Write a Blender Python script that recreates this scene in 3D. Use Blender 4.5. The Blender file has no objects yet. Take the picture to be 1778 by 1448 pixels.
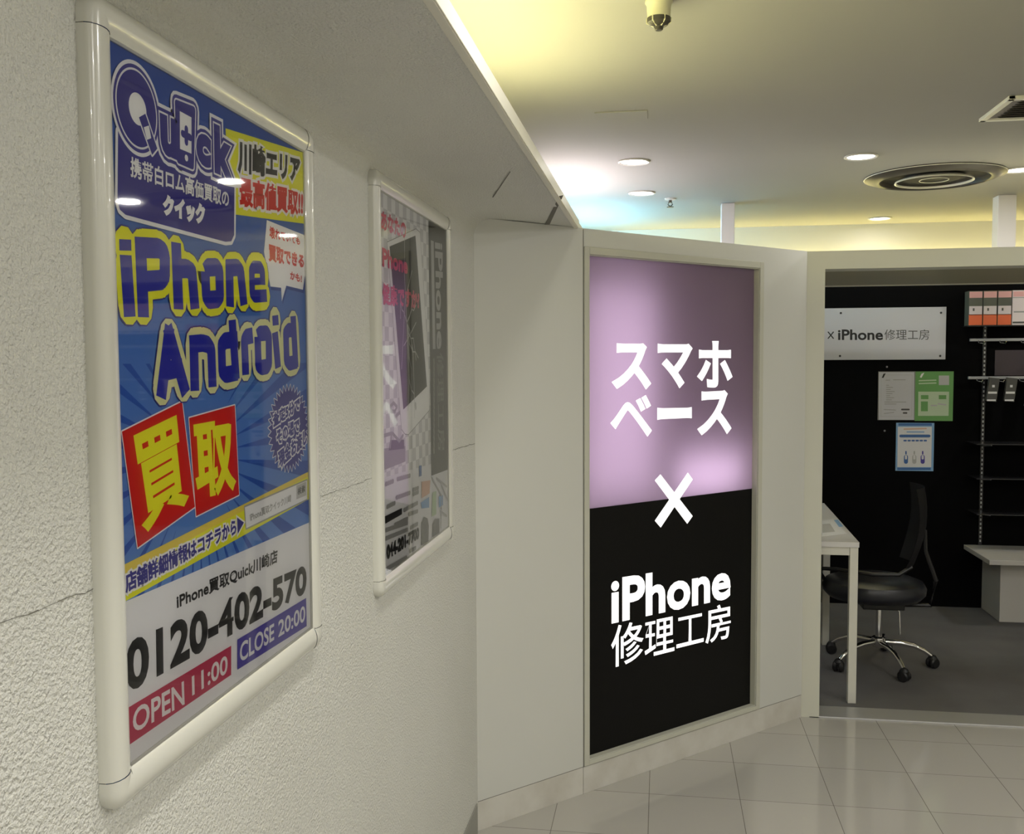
import bpy, bmesh, math, random
from mathutils import Vector, Matrix
random.seed(4)
C = bpy.context.scene.collection
PI = math.pi
S = 2 ** -.5

# ------------------------------------------------------------------ camera, world, exposure
F, PITCH, ROLL, YAW, CAMZ = 1661.353, math.radians(3.2904), math.radians(-.27853), math.radians(8.91371), 1.45992
cam_data = bpy.data.cameras.new('camera')
cam = bpy.data.objects.new('camera', cam_data)
C.objects.link(cam)
cam_data.sensor_fit = 'HORIZONTAL'
cam_data.sensor_width = 36
cam_data.lens = 36 * F / 1778
cam_data.clip_start = .02
_cp, _sp, _cr, _sr, _c, _s = math.cos(PITCH), math.sin(PITCH), math.cos(ROLL), math.sin(ROLL), math.cos(YAW), math.sin(YAW)
RM = Matrix(((_cr, -_sr, 0), (_sr, _cr, 0), (0, 0, 1))) @ Matrix(((1, 0, 0), (0, -_sp, -_cp), (0, _cp, -_sp))) @ Matrix(((_c, _s, 0), (-_s, _c, 0), (0, 0, 1)))
# rows of RM: camera right, down, forward in place coordinates
cr_, cd_, cf_ = RM[0], RM[1], RM[2]
cam.matrix_world = Matrix(((cr_[0], -cd_[0], -cf_[0], 0), (cr_[1], -cd_[1], -cf_[1], 0), (cr_[2], -cd_[2], -cf_[2], CAMZ), (0, 0, 0, 1)))
sc = bpy.context.scene
sc.camera = cam
sc.view_settings.view_transform = 'Standard'
sc.view_settings.look = 'None'
sc.view_settings.gamma = 1
sc.view_settings.use_curve_mapping = False
sc.view_settings.exposure = 0.0
world = bpy.data.worlds.new('world')
sc.world = world
world.use_nodes = True
world.node_tree.nodes['Background'].inputs[0].default_value = (.9, .92, 1, 1)
world.node_tree.nodes['Background'].inputs[1].default_value = 0.0
sc.cycles.max_bounces = 10
sc.cycles.diffuse_bounces = 6
sc.cycles.glossy_bounces = 5
sc.cycles.transparent_max_bounces = 12
sc.cycles.sample_clamp_indirect = 4

def area(name, loc, size, power, color, rot=(0, 0, 0), size_y=None, shape='RECTANGLE', spread=PI):
    l = bpy.data.lights.new(name, 'AREA')
    l.shape = shape; l.size = size; l.size_y = size_y or size
    l.energy = power; l.color = color; l.spread = spread
    o = bpy.data.objects.new(name, l); C.objects.link(o)
    o.location = loc; o.rotation_euler = rot
    return o

ZC = 2.265      # ceiling
ZS = 1.895      # soffit, partition top
XW = -.561      # left wall
YB = 5.98       # back wall
YF = 3.987      # shop front
WARM = (1, .965, .90)
# corridor downlights that stand outside the frame (their fittings are built further down)
OFF_LIGHTS = [(-.11, .55, 4.5), (-.11, 1.35, 4.5), (-.11, -.35, 3.5), (.95, 1.3, 5.5), (1.05, .2, 5.5), (.95, -.9, 5.5), (2.0, 2.6, 6), (2.1, 1.0, 6), (2.1, -.8, 6), (3.1, 2.2, 6), (3.1, .2, 6), (3.1, -1.5, 6)]
IN_LIGHTS = [(-.115, 3.94, 1.6), (-.10, 4.67, 1.6), (.773, 4.0, 1.6), (1.218, 5.745, .45), (1.494, 4.396, 5), (2.35, 4.0, 2.5), (2.6, 5.2, 4.5)]
for (x, y, p) in OFF_LIGHTS + IN_LIGHTS:
    area('downlight_lamp', (x, y, ZC - .012), .1, p * 1.28, WARM, shape='DISK')
# cove tubes lying on top of the soffit and the rear ledge
YEL, WHT, CYN = (1, .94, .46), (1, .88, .93), (.36, .76, 1)
COVE = [('yellow', YEL, (-.40, -.5), (-.40, 2.75), 'y'), ('white', WHT, (-.40, 3.9), (-.40, 4.65), 'w'), ('cyan', CYN, (-.40, 4.95), (-.40, 5.7), 'c')]

# ------------------------------------------------------------------ measuring helpers (photo point on a real plane)
CO = Vector((0, 0, CAMZ))
def on(p, n, d):
    v = RM.transposed() @ Vector((p[0] - 889, p[1] - 724, F))
    n = Vector(n)
    return CO + v * ((d - n.dot(CO)) / n.dot(v))
def onx(p, x): return on(p, (1, 0, 0), x)
def ony(p, y): return on(p, (0, 1, 0), y)
def onz(p, z=0): return on(p, (0, 0, 1), z)

# ------------------------------------------------------------------ materials
def mat(name, col, rough=.5, metal=0, spec=.5, coat=0, em=None, ems=0, bump=None, var=None):
    m = bpy.data.materials.new(name); m.use_nodes = True
    nt = m.node_tree; b = nt.nodes['Principled BSDF']
    b.inputs['Base Color'].default_value = (*col, 1)
    b.inputs['Roughness'].default_value = rough
    b.inputs['Metallic'].default_value = metal
    b.inputs['Specular IOR Level'].default_value = spec
    b.inputs['Coat Weight'].default_value = coat
    if em:
        b.inputs['Emission Color'].default_value = (*em, 1); b.inputs['Emission Strength'].default_value = ems
    if bump or var:
        tc = nt.nodes.new('ShaderNodeTexCoord')
    if bump:                                   # (scale, strength, distance)
        n = nt.nodes.new('ShaderNodeTexNoise'); n.inputs['Scale'].default_value = bump[0]; n.inputs['Detail'].default_value = 3
        bp = nt.nodes.new('ShaderNodeBump'); bp.inputs['Strength'].default_value = bump[1]; bp.inputs['Distance'].default_value = bump[2]
        nt.links.new(tc.outputs['Object'], n.inputs['Vector']); nt.links.new(n.outputs['Fac'], bp.inputs['Height']); nt.links.new(bp.outputs['Normal'], b.inputs['Normal'])
    if var:                                    # (scale, second colour, amount)
        n = nt.nodes.new('ShaderNodeTexNoise'); n.inputs['Scale'].default_value = var[0]; n.inputs['Detail'].default_value = 4
        r = nt.nodes.new('ShaderNodeMapRange'); r.inputs[1].default_value = .35; r.inputs[2].default_value = .7; r.inputs[4].default_value = var[2]
        mx = nt.nodes.new('ShaderNodeMix'); mx.data_type = 'RGBA'
        mx.inputs[6].default_value = (*col, 1); mx.inputs[7].default_value = (*var[1], 1)
        nt.links.new(tc.outputs['Object'], n.inputs['Vector']); nt.links.new(n.outputs['Fac'], r.inputs[0]); nt.links.new(r.outputs[0], mx.inputs[0]); nt.links.new(mx.outputs[2], b.inputs['Base Color'])
    return m

M = {}
M['wallpaper'] = mat('embossed_wallpaper', (.74, .745, .70), .55, bump=(240, 1.0, .006), var=(3, (.69, .69, .64), .6))
M['ceiling'] = mat('ceiling_paint', (.325, .318, .295), .8, var=(2, (.312, .305, .282), .5))
M['plaster'] = mat('room_paint', (.72, .70, .64), .7)
M['laminate'] = mat('white_laminate', (.66, .665, .63), .38, var=(1.5, (.62, .625, .59), .6))
M['jamb'] = mat('cream_laminate', (.66, .66, .58), .4)
M['trimring'] = mat('sign_trim', (.56, .56, .48), .4)
M['kick'] = mat('white_kickboard', (.66, .645, .60), .4, var=(9, (.45, .42, .36), .5))
M['skirt'] = mat('grey_vinyl_skirting', (.30, .30, .27), .5)
M['edge'] = mat('soffit_edge_trim', (.78, .76, .66), .4)
M['seam'] = mat('seam_shadow_gap', (.16, .155, .13), .8)
M['black'] = mat('black_wallboard', (.003, .003, .0033), .7, spec=.05, var=(2, (.005, .005, .006), .5))
M['carpet'] = mat('grey_carpet', (.16, .156, .157), .95, spec=.1, bump=(380, .5, .003), var=(4, (.125, .121, .122), .7))
M['steel'] = mat('brushed_steel', (.50, .50, .51), .42, .55, spec=.8)
M['chrome'] = mat('chrome', (.85, .85, .85), .08, 1)
M['alu'] = mat('cream_snap_frame', (.66, .66, .60), .22, spec=.6, coat=.3)
M['blackplastic'] = mat('black_plastic', (.012, .012, .013), .4)
M['leather'] = mat('black_leatherette', (.013, .014, .02), .33, spec=.5, bump=(300, .1, .001))
M['mesh_back'] = mat('dark_chair_back', (.02, .02, .024), .6)
M['tablewhite'] = mat('white_table_laminate', (.72, .71, .70), .3)
M['tableleg'] = mat('white_steel_leg', (.72, .71, .64), .35)
M['bench'] = mat('white_bench_laminate', (.62, .60, .57), .4)
M['post'] = mat('white_post', (.74, .72, .74), .5)
M['vent'] = mat('vent_bronze', (.035, .030, .027), .4, spec=.4)
M['ventdark'] = mat('vent_inside', (.02, .018, .015), .8)
M['ventrim'] = mat('vent_light_rim', (.72, .70, .62), .3)
M['sens'] = mat('cream_sensor_body', (.55, .53, .36), .5)
M['sensdark'] = mat('sensor_cage', (.03, .027, .02), .5)
M['rail'] = mat('slotted_steel', (.35, .35, .36), .4, .7)
M['bar'] = mat('grey_bar', (.42, .43, .44), .4, .3)
M['darkglass'] = mat('dark_shelf', (.03, .03, .033), .2, spec=.5)
M['signwhite'] = mat('white_acrylic_board', (.62, .62, .66), .3)
M['lampglow'] = mat('lamp_diffuser', (.9, .9, .9), .5, em=(1, .97, .92), ems=9)
M['downrim'] = mat('downlight_rim', (.62, .6, .57), .4)

def flat(name, col, rough=.45, spec=.35):
    M[name] = mat('print_' + name, col, rough, spec=spec); return M[name]
for n, c in dict(navy=(.045, .04, .27), white=(.86, .86, .86), yellow=(.80, .80, .03), blue=(.05, .14, .55), deep=(.012, .05, .30), rays=(.03, .10, .42),
                 red=(.62, .018, .015), crimson=(.50, .035, .10), violet=(.09, .07, .38), ink=(.02, .02, .02), royal=(.02, .025, .36), cream=(.72, .72, .36),
                 paper=(.82, .82, .84), grey=(.35, .35, .34), green=(.16, .38, .12), orange=(.75, .28, .12), gold=(.78, .62, .10), sky=(.25, .45, .72),
                 pink=(.70, .07, .16), charcoal=(.09, .09, .085), lightgrey=(.52, .52, .52), blueband=(.06, .16, .42), softgreen=(.55, .68, .48), peach=(.75, .5, .38), plum=(.07, .055, .065), lens=(.25,.25,.24)).items():
    flat(n, c)

# blue printed paper of the large poster: deep blue at the top running to lighter blue below
def poster_paper():
    m = mat('print_blue_ground', (.1, .2, .5), .45, spec=.35)
    nt = m.node_tree; b = nt.nodes['Principled BSDF']
    tc = nt.nodes.new('ShaderNodeTexCoord'); sp = nt.nodes.new('ShaderNodeSeparateXYZ'); r = nt.nodes.new('ShaderNodeMapRange'); ramp = nt.nodes.new('ShaderNodeValToRGB')
    r.inputs[1].default_value = -.42; r.inputs[2].default_value = .40
    nt.links.new(tc.outputs['Object'], sp.inputs[0]); nt.links.new(sp.outputs['Z'], r.inputs[0]); nt.links.new(r.outputs[0], ramp.inputs[0]); nt.links.new(ramp.outputs[0], b.inputs['Base Color'])
    e = ramp.color_ramp.elements
    e[0].position = 0; e[0].color = (.14, .30, .66, 1); e[1].position = 1; e[1].color = (.012, .06, .34, 1)
    k = ramp.color_ramp.elements.new(.62); k.color = (.07, .18, .52, 1)
    return m
M['posterblue'] = poster_paper()

def checker_paper():
    m = mat('print_checker_ground', (.7, .7, .7), .45, spec=.35)
    nt = m.node_tree; b = nt.nodes['Principled BSDF']
    tc = nt.nodes.new('ShaderNodeTexCoord'); ck = nt.nodes.new('ShaderNodeTexChecker'); mp = nt.nodes.new('ShaderNodeMapping')
    mp.inputs['Scale'].default_value = (0, 34, 34); mp.inputs['Location'].default_value = (.5, 0, 0)
    ck.inputs['Scale'].default_value = 1; ck.inputs['Color1'].default_value = (.86, .86, .86, 1); ck.inputs['Color2'].default_value = (.62, .62, .63, 1)
    nt.links.new(tc.outputs['Object'], mp.inputs[0]); nt.links.new(mp.outputs[0], ck.inputs['Vector']); nt.links.new(ck.outputs['Color'], b.inputs['Base Color'])
    return m
M['checker'] = checker_paper()

def glass_mat():
    m = bpy.data.materials.new('clear_cover_sheet'); m.use_nodes = True
    nt = m.node_tree; nt.nodes.clear()
    o = nt.nodes.new('ShaderNodeOutputMaterial'); t = nt.nodes.new('ShaderNodeBsdfTransparent'); g = nt.nodes.new('ShaderNodeBsdfGlossy')
    fr = nt.nodes.new('ShaderNodeFresnel'); fr.inputs[0].default_value = 1.52; mx = nt.nodes.new('ShaderNodeMixShader')
    ml = nt.nodes.new('ShaderNodeMath'); ml.operation = 'MULTIPLY'; ml.inputs[1].default_value = 1.0; ml.use_clamp = True
    g.inputs['Roughness'].default_value = .03; t.inputs[0].default_value = (.97, .97, .97, 1)
    nt.links.new(fr.outputs[0], ml.inputs[0]); nt.links.new(ml.outputs[0], mx.inputs[0]); nt.links.new(t.outputs[0], mx.inputs[1]); nt.links.new(g.outputs[0], mx.inputs[2]); nt.links.new(mx.outputs[0], o.inputs[0])
    return m
M['glass'] = glass_mat()

def floor_mat():
    m = mat('polished_floor_tiles', (.6, .59, .54), .10, spec=.6)
    nt = m.node_tree; b = nt.nodes['Principled BSDF']
    tc = nt.nodes.new('ShaderNodeTexCoord'); mp = nt.nodes.new('ShaderNodeMapping'); br = nt.nodes.new('ShaderNodeTexBrick')
    # grid: joints at x = -.337 + .3 i, y = 3.790 - .3 j
    mp.inputs['Location'].default_value = (.337, -3.790 + .3 * 60, 0)
    br.offset = 0; br.squash = 1; br.inputs['Scale'].default_value = 1
    br.inputs['Brick Width'].default_value = .3; br.inputs['Row Height'].default_value = .3
    br.inputs['Mortar Size'].default_value = .0011; br.inputs['Mortar Smooth'].default_value = .2
    br.inputs['Color1'].default_value = (.48, .465, .43, 1); br.inputs['Color2'].default_value = (.44, .43, .395, 1); br.inputs['Mortar'].default_value = (.16, .15, .13, 1)
    n = nt.nodes.new('ShaderNodeTexNoise'); n.inputs['Scale'].default_value = 5
    r = nt.nodes.new('ShaderNodeMapRange'); r.inputs[3].default_value = .055; r.inputs[4].default_value = .13
    nt.links.new(tc.outputs['Object'], mp.inputs[0]); nt.links.new(mp.outputs[0], br.inputs['Vector']); nt.links.new(br.outputs['Color'], b.inputs['Base Color'])
    nt.links.new(tc.outputs['Object'], n.inputs['Vector']); nt.links.new(n.outputs['Fac'], r.inputs[0]); nt.links.new(r.outputs[0], b.inputs['Roughness'])
    bp = nt.nodes.new('ShaderNodeBump'); bp.inputs['Strength'].default_value = .25; bp.inputs['Distance'].default_value = .001; bp.invert = True
    nt.links.new(br.outputs['Fac'], bp.inputs['Height']); nt.links.new(bp.outputs['Normal'], b.inputs['Normal'])
    return m
M['floor'] = floor_mat()

def translucent(name, col, mixf, gloss=.12):
    m = bpy.data.materials.new(name); m.use_nodes = True
    nt = m.node_tree; nt.nodes.clear()
    o = nt.nodes.new('ShaderNodeOutputMaterial'); t = nt.nodes.new('ShaderNodeBsdfTranslucent'); d = nt.nodes.new('ShaderNodeBsdfPrincipled')
    mx = nt.nodes.new('ShaderNodeMixShader'); mx.inputs[0].default_value = mixf
    t.inputs[0].default_value = (*col, 1); d.inputs['Base Color'].default_value = (*[c * .75 for c in col], 1); d.inputs['Roughness'].default_value = gloss
    nt.links.new(d.outputs[0], mx.inputs[1]); nt.links.new(t.outputs[0], mx.inputs[2]); nt.links.new(mx.outputs[0], o.inputs[0])
    return m
M['lilac'] = translucent('lilac_backlit_acrylic', (.64, .54, .65), .75)
M['blackfilm'] = mat('black_film', (.004, .004, .004), .3, spec=.15)
M['glowwhite'] = mat('backlit_white_lettering', (.8, .8, .8), .4, em=(1, .99, .98), ems=1.0)
M['boxinside'] = mat('lightbox_inside', (.85, .85, .85), .8)

# ------------------------------------------------------------------ mesh helpers
class MB:
    def __init__(s): s.bm = bmesh.new()
    def box(s, a, b, bevel=0, rot=None, mtx=None):
        t = bmesh.new(); bmesh.ops.create_cube(t, size=1)
        c = [(a[i] + b[i]) / 2 for i in range(3)]; d = [abs(b[i] - a[i]) for i in range(3)]
        for v in t.verts: v.co = Vector((v.co.x * d[0], v.co.y * d[1], v.co.z * d[2]))
        if bevel: bmesh.ops.bevel(t, geom=t.edges[:], offset=bevel, segments=2, affect='EDGES', profile=.5)
        if rot: bmesh.ops.rotate(t, verts=t.verts, matrix=rot, cent=(0, 0, 0))
        for v in t.verts: v.co += Vector(c)
        if mtx: t.transform(mtx)
        s.merge(t); return s
    def merge(s, t):
        me = bpy.data.meshes.new('tmp'); t.to_mesh(me); t.free(); s.bm.from_mesh(me); bpy.data.meshes.remove(me)
    def lathe(s, prof, n=48, loc=(0, 0, 0), mtx=None, cap=False):
        t = bmesh.new(); rings = []
        for r, z in prof:
            rings.append([t.verts.new((r * math.cos(2 * PI * k / n), r * math.sin(2 * PI * k / n), z)) for k in range(n)] if r > 1e-6 else [t.verts.new((0, 0, z))])
        for a, b in zip(rings, rings[1:]):
            for k in range(n):
                q = (k + 1) % n
                if len(a) == 1 and len(b) == 1: continue
                if len(a) == 1: t.faces.new((a[0], b[k], b[q]))
                elif len(b) == 1: t.faces.new((a[k], a[q], b[0]))
                else: t.faces.new((a[k], a[q], b[q], b[k]))
        if mtx: t.transform(mtx)
        t.transform(Matrix.Translation(loc))
        bmesh.ops.recalc_face_normals(t, faces=t.faces)
        s.merge(t); return s
    def tube(s, pts, r, n=10, radii=None):
        pts = [Vector(p) for p in pts]; t = bmesh.new(); rings = []
        for i, p in enumerate(pts):
            d = (pts[min(i + 1, len(pts) - 1)] - pts[max(i - 1, 0)]).normalized()
            up = Vector((0, 0, 1)) if abs(d.z) < .95 else Vector((1, 0, 0))
            a = d.cross(up).normalized(); b = d.cross(a)
            rr = radii[i] if radii else r
            rings.append([t.verts.new(p + a * math.cos(2 * PI * k / n) * rr + b * math.sin(2 * PI * k / n) * rr) for k in range(n)])
        for a, b in zip(rings, rings[1:]):
            for k in range(n): t.faces.new((a[k], a[(k + 1) % n], b[(k + 1) % n], b[k]))
        t.faces.new(rings[0][::-1]); t.faces.new(rings[-1])
        bmesh.ops.recalc_face_normals(t, faces=t.faces)
        s.merge(t); return s
    def poly(s, pts):
        s.bm.faces.new([s.bm.verts.new(p) for p in pts]); return s
    def prism(s, pts, off):
        off = Vector(off); n = len(pts)
        t = bmesh.new()
        a = [t.verts.new(p) for p in pts]; b = [t.verts.new(Vector(p) + off) for p in pts]
        t.faces.new(a); t.faces.new(b[::-1])
        for k in range(n): t.faces.new((a[k], b[k], b[(k + 1) % n], a[(k + 1) % n]))
        bmesh.ops.recalc_face_normals(t, faces=t.faces)
        s.merge(t); return s
    def obj(s, name, m, parent=None, smooth=False, origin=None):
        me = bpy.data.meshes.new(name)
        if origin is not None:
            s.bm.transform(Matrix.Translation(-Vector(origin)))
        s.bm.to_mesh(me); s.bm.free()
        me.materials.append(m if not isinstance(m, str) else M[m])
        if smooth:
            for p in me.polygons: p.use_smooth = True
            try: me.set_sharp_from_angle(angle=math.radians(38))
            except Exception: pass
        o = bpy.data.objects.new(name, me); C.objects.link(o)
        if origin is not None: o.location = origin
        if parent:
            o.parent = parent; o.matrix_parent_inverse = Matrix()
            o.location = Vector(origin if origin is not None else (0, 0, 0)) - parent.location
        return o

def tag(o, label=None, cat=None, group=None, kind=None):
    if label: o['label'] = label
    if cat: o['category'] = cat
    if group: o['group'] = group
    if kind: o['kind'] = kind
    return o
def thing(name, loc, label, cat, group=None):
    o = bpy.data.objects.new(name, None); C.objects.link(o); o.location = loc; o.empty_display_size = .05
    return tag(o, label, cat, group)
def struct(name, mb, m, smooth=False, label=None):
    o = mb.obj(name, m, smooth=smooth); o['kind'] = 'structure'
    if label: o['label'] = label
    return o
# a part given in place coordinates, parented to an unrotated thing
def part(name, mb, m, parent, smooth=False, label=None):
    mb.bm.transform(Matrix.Translation(-parent.location))
    o = mb.obj(name, m, smooth=smooth); o.parent = parent
    if label: o['label'] = label
    return o

# ------------------------------------------------------------------ flat artwork: lettering, cards and ribbons lying on a plane
class Sheet:
    """a printed plane: o = origin, e1/e2 unit axes, n = facing direction, px() measures a photo point onto it"""
    def __init__(s, root, o, e1, e2, n, zmin=-9, step=.00006):
        s.root, s.o, s.e1, s.e2, s.n, s.step = root, Vector(o), Vector(e1), Vector(e2), Vector(n), step
        s.layer = 1; s.k = 0
    def px(s, p):
        w = on(p, s.n, s.n.dot(s.o)) - s.o
        return Vector((w.dot(s.e1), w.dot(s.e2)))
    def at(s, q, h): return s.o + s.e1 * q[0] + s.e2 * q[1] + s.n * h
    def h(s):
        s.k += 1
        return s.layer * s.step + (s.k % 16) * 1.8e-6
    def up(s, n=1): s.layer += n; return s
    def new(s): return MB()
    def fin(s, mb, name, m, label=None, flatnormals=True):
        for f in mb.bm.faces:
            f.normal_update()
            if f.normal.dot(s.n) < 0: f.normal_flip()
        return part(name, mb, m, s.root, label=label)
    def poly(s, name, pts, m, label=None, raw=False, border=None, bm_=None):
        q = [Vector(p) if raw else s.px(p) for p in pts]
        if border:
            mb = MB(); s.ribbon(mb, q + [q[0]], border[0]); s.fin(mb, name + '_border', border[1]); s.up()
        mb = MB(); h = s.h(); mb.poly([s.at(p, h) for p in q]); r = s.fin(mb, name, m, label); s.up(); return r
    def ribbon(s, mb, q, w, n=10, square=False):
        if square and len(q) > 1 and (q[0] - q[-1]).length > 1e-6:
            q = [q[0] + (q[0] - q[1]).normalized() * w] + list(q[1:-1]) + [q[-1] + (q[-1] - q[-2]).normalized() * w]
        for i, p in enumerate(q):
            h = s.h()
            if not (square and i in (0, len(q) - 1)):
                mb.poly([s.at((p[0] + w * math.cos(2 * PI * k / n), p[1] + w * math.sin(2 * PI * k / n)), h) for k in range(n)])
            if i:
                a = q[i - 1]; d = Vector((p[0] - a[0], p[1] - a[1]))
                if d.length < 1e-7: continue
                t = Vector((-d.y, d.x)).normalized() * w; h = s.h()
                mb.poly([s.at((a[0] + t.x, a[1] + t.y), h), s.at((a[0] - t.x, a[1] - t.y), h), s.at((p[0] - t.x, p[1] - t.y), h), s.at((p[0] + t.x, p[1] + t.y), h)])
    def strokes(s, name, lines, w, m, raw=False, label=None, square=False, polys=()):
        mb = MB()
        for l in lines: s.ribbon(mb, [Vector(p) if raw else s.px(p) for p in l], w, square=square)
        for l in polys:
            h = s.h(); mb.poly([s.at(s.px(p), h) for p in l])
        r = s.fin(mb, name, m, label); s.up(); return r
    def text(s, name, body, quad, m, bold=0, outlines=(), raw=False, res=3, label=None, spacing=1, each=1):
        """quad = TL, TR, BR, BL of the ink of the text"""
        q = [Vector(p) if raw else s.px(p) for p in quad]
        cu = bpy.data.curves.new('txt', 'FONT'); cu.body = body; cu.size = 1; cu.resolution_u = res; cu.space_character = spacing
        ob = bpy.data.objects.new('txt', cu); C.objects.link(ob)
        dg = bpy.context.evaluated_depsgraph_get(); me = bpy.data.meshes.new_from_object(ob.evaluated_get(dg))
        bpy.data.objects.remove(ob); bpy.data.curves.remove(cu)
        xs = [v.co.x for v in me.vertices]; ys = [v.co.y for v in me.vertices]
        x0, x1, y0, y1 = min(xs), max(xs), min(ys), max(ys)
        b = bold
        W = ((q[1] - q[0]).length + (q[2] - q[3]).length) / 2; H = ((q[0] - q[3]).length + (q[1] - q[2]).length) / 2
        bx, by = b / max(W, 1e-6), b / max(H, 1e-6)
        def mp(x, y):
            u = (x - x0) / max(x1 - x0, 1e-6); v = (y - y0) / max(y1 - y0, 1e-6)
            u = bx + u * (1 - 2 * bx); v = by + v * (1 - 2 * by)
            return (q[3] * (1 - u) + q[2] * u) * (1 - v) + (q[0] * (1 - u) + q[1] * u) * v
        P = [mp(v.co.x, v.co.y) for v in me.vertices]
        cnt = {}
        for f in me.polygons:
            vs = list(f.vertices)
            for i in range(len(vs)):
                e = tuple(sorted((vs[i], vs[(i + 1) % len(vs)]))); cnt[e] = cnt.get(e, 0) + 1
        edges = [e for e, c in cnt.items() if c == 1]
        # boundary walked so that the ink lies on the left; each corner pushed out along its mitre
        dire = {}
        for f in me.polygons:
            vs = list(f.vertices)
            ar = sum(P[vs[i]].x * P[vs[(i + 1) % len(vs)]].y - P[vs[(i + 1) % len(vs)]].x * P[vs[i]].y for i in range(len(vs)))
            if ar < 0: vs = vs[::-1]
            for i in range(len(vs)):
                a, c = vs[i], vs[(i + 1) % len(vs)]
                if cnt[tuple(sorted((a, c)))] == 1: dire.setdefault(a, []).append(c)
        loops = []
        while dire:
            st = next(iter(dire)); loop = [st]; cur = st
            while True:
                nx = dire[cur].pop()
                if not dire[cur]: del dire[cur]
                if nx == st or nx not in dire: break
                loop.append(nx); cur = nx
            L = [P[i] for i in loop]
            K = [p for i, p in enumerate(L) if (p - L[i - 1]).length > 1e-6]
            if len(K) > 2: loops.append(K)
        def stamp(nm, w, mm, lab=None):
            mb = MB(); h = s.h()
            vs = [mb.bm.verts.new(s.at(p, h)) for p in P]
            for f in me.polygons:
                try: mb.bm.faces.new([vs[i] for i in f.vertices])
                except ValueError: pass
            if w > 0:
                for K in loops:
                    n = len(K); O = []
                    for i in range(n):
                        d0 = (K[i] - K[i - 1]).normalized(); d1 = (K[(i + 1) % n] - K[i]).normalized()
                        n0, n1 = Vector((d0.y, -d0.x)), Vector((d1.y, -d1.x)); cr = d0.x * d1.y - d0.y * d1.x
                        m_ = (n0 + n1)
                        if m_.length < .2: m_ = n0
                        m_.normalize(); k = w / max(m_.dot(n0), .5)
                        O.append(K[i] + m_ * k)
                    for i in range(n):
                        j = (i + 1) % n; h = s.h()
                        e = (K[j] - K[i])
                        t = (O[j] - O[i])
                        if t.dot(e) > 0: mb.poly([s.at(K[i], h), s.at(O[i], h), s.at(O[j], h), s.at(K[j], h)])
                        else:
                            nn = Vector((e.y, -e.x)).normalized() * w
                            mb.poly([s.at(K[i], h), s.at(K[i] + nn, h), s.at(K[j] + nn, h), s.at(K[j], h)])
            r = s.fin(mb, nm, mm, lab); s.up(); return r
        for (w, mm) in outlines: stamp(name + '_outline', b + w, mm)
        r = stamp(name, b, m, label)
        bpy.data.meshes.remove(me); return r

# ================================================================== THE SETTING
# floor: corridor tiles, shop carpet, steel threshold
b = MB(); b.box((XW - .1, -3, -.05), (4.2, YF + .03, 0))
struct('floor', b, 'floor', label='polished grey-beige square floor tiles of the corridor')
b = MB(); b.box((-.6, YF + .131, -.05), (4.2, YB, .001))
struct('floor_shop', b, 'carpet', label='dark grey carpet inside the shop')
b = MB(); b.box((.60, YF, -.04), (3.5, YF + .13, .006), bevel=.003)
struct('trim_1', b, 'steel', label='brushed steel threshold strip across the shop opening')
b = MB(); b.box((-.6, YF + .03, -.05), (4.2, YF + .131, -.03))
struct('floor_gap', b, 'seam')
b = MB(); b.box((.642, YF + .1302, 0), (3.45, YF + .139, .0016)); struct('trim_8', b, 'blackplastic', label='thin dark gap strip behind the threshold')  # dark strip drawn along the gap between threshold and carpet
# ceiling
b = MB(); b.box((XW - .1, -3, ZC), (4.2, YB + .1, ZC + .1))
struct('ceiling', b, 'ceiling', label='plain painted ceiling')

# left wall with its rounded turn into the low soffit, one papered surface
prof = [(XW, .0), (XW, 1.845), (XW + .004, 1.862), (XW + .012, 1.876), (XW + .024, 1.887), (XW + .040, ZS), (-.272, ZS), (-.272, 1.918), (-.30, 1.918), (-.30, 1.905), (XW - .1, 1.905), (XW - .1, 0)]
def wallsurf():
    b = MB(); n = 70; y0, y1 = -3, 3.15
    t = bmesh.new(); rows = []
    for i in range(n + 1):
        y = y0 + (y1 - y0) * i / n
        row = []
        for (x, z) in prof:
            dz = 0
            if 1.84 < z < 1.9 and x < -.5: dz = .004 * math.sin(y * 9) + .003 * math.sin(y * 23 + 1)
            row.append(t.verts.new((x, y, z + dz)))
        rows.append(row)
    for a, c in zip(rows, rows[1:]):
        for k in range(len(prof)):
            t.faces.new((a[k], a[(k + 1) % len(prof)], c[(k + 1) % len(prof)], c[k]))
    t.faces.new(rows[0]); t.faces.new(rows[-1][::-1])
    bmesh.ops.recalc_face_normals(t, faces=t.faces); b.merge(t)
    return b
struct('wall_left', wallsurf(), 'wallpaper', smooth=True, label='embossed off-white wallpapered wall that turns into a low soffit')
b = MB(); b.box((XW - .1, -3, 1.9051), (XW, YB, ZC)); b.box((XW - .1, 3.15, 0), (XW - .02, YB, 1.9))
struct('wall_left_upper', b, 'plaster')
b = MB(); b.box((XW - .1, 3.15, 1.896), (-.272, YB, 1.905)); b.box((-.28, 3.15, 1.905), (-.272, YB, 1.918))
struct('trim_2', b, 'edge', label='shelf for the cove lamps behind the partition')
b = MB(); b.box((-.2719, -3, ZS - .002), (-.2695, 3.16, 1.921), bevel=.0008); b.box((-.284, -3, ZS - .0035), (-.2719, 3.16, ZS - .0003))
struct('trim_3', b, 'edge', label='cream edge trim along the soffit')
b = MB(); b.box((XW + .0002, -3, 0), (XW + .004, 2.83, .10), bevel=.001)
struct('baseboard_left', b, 'skirt', label='grey vinyl skirting along the papered wall')
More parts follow.
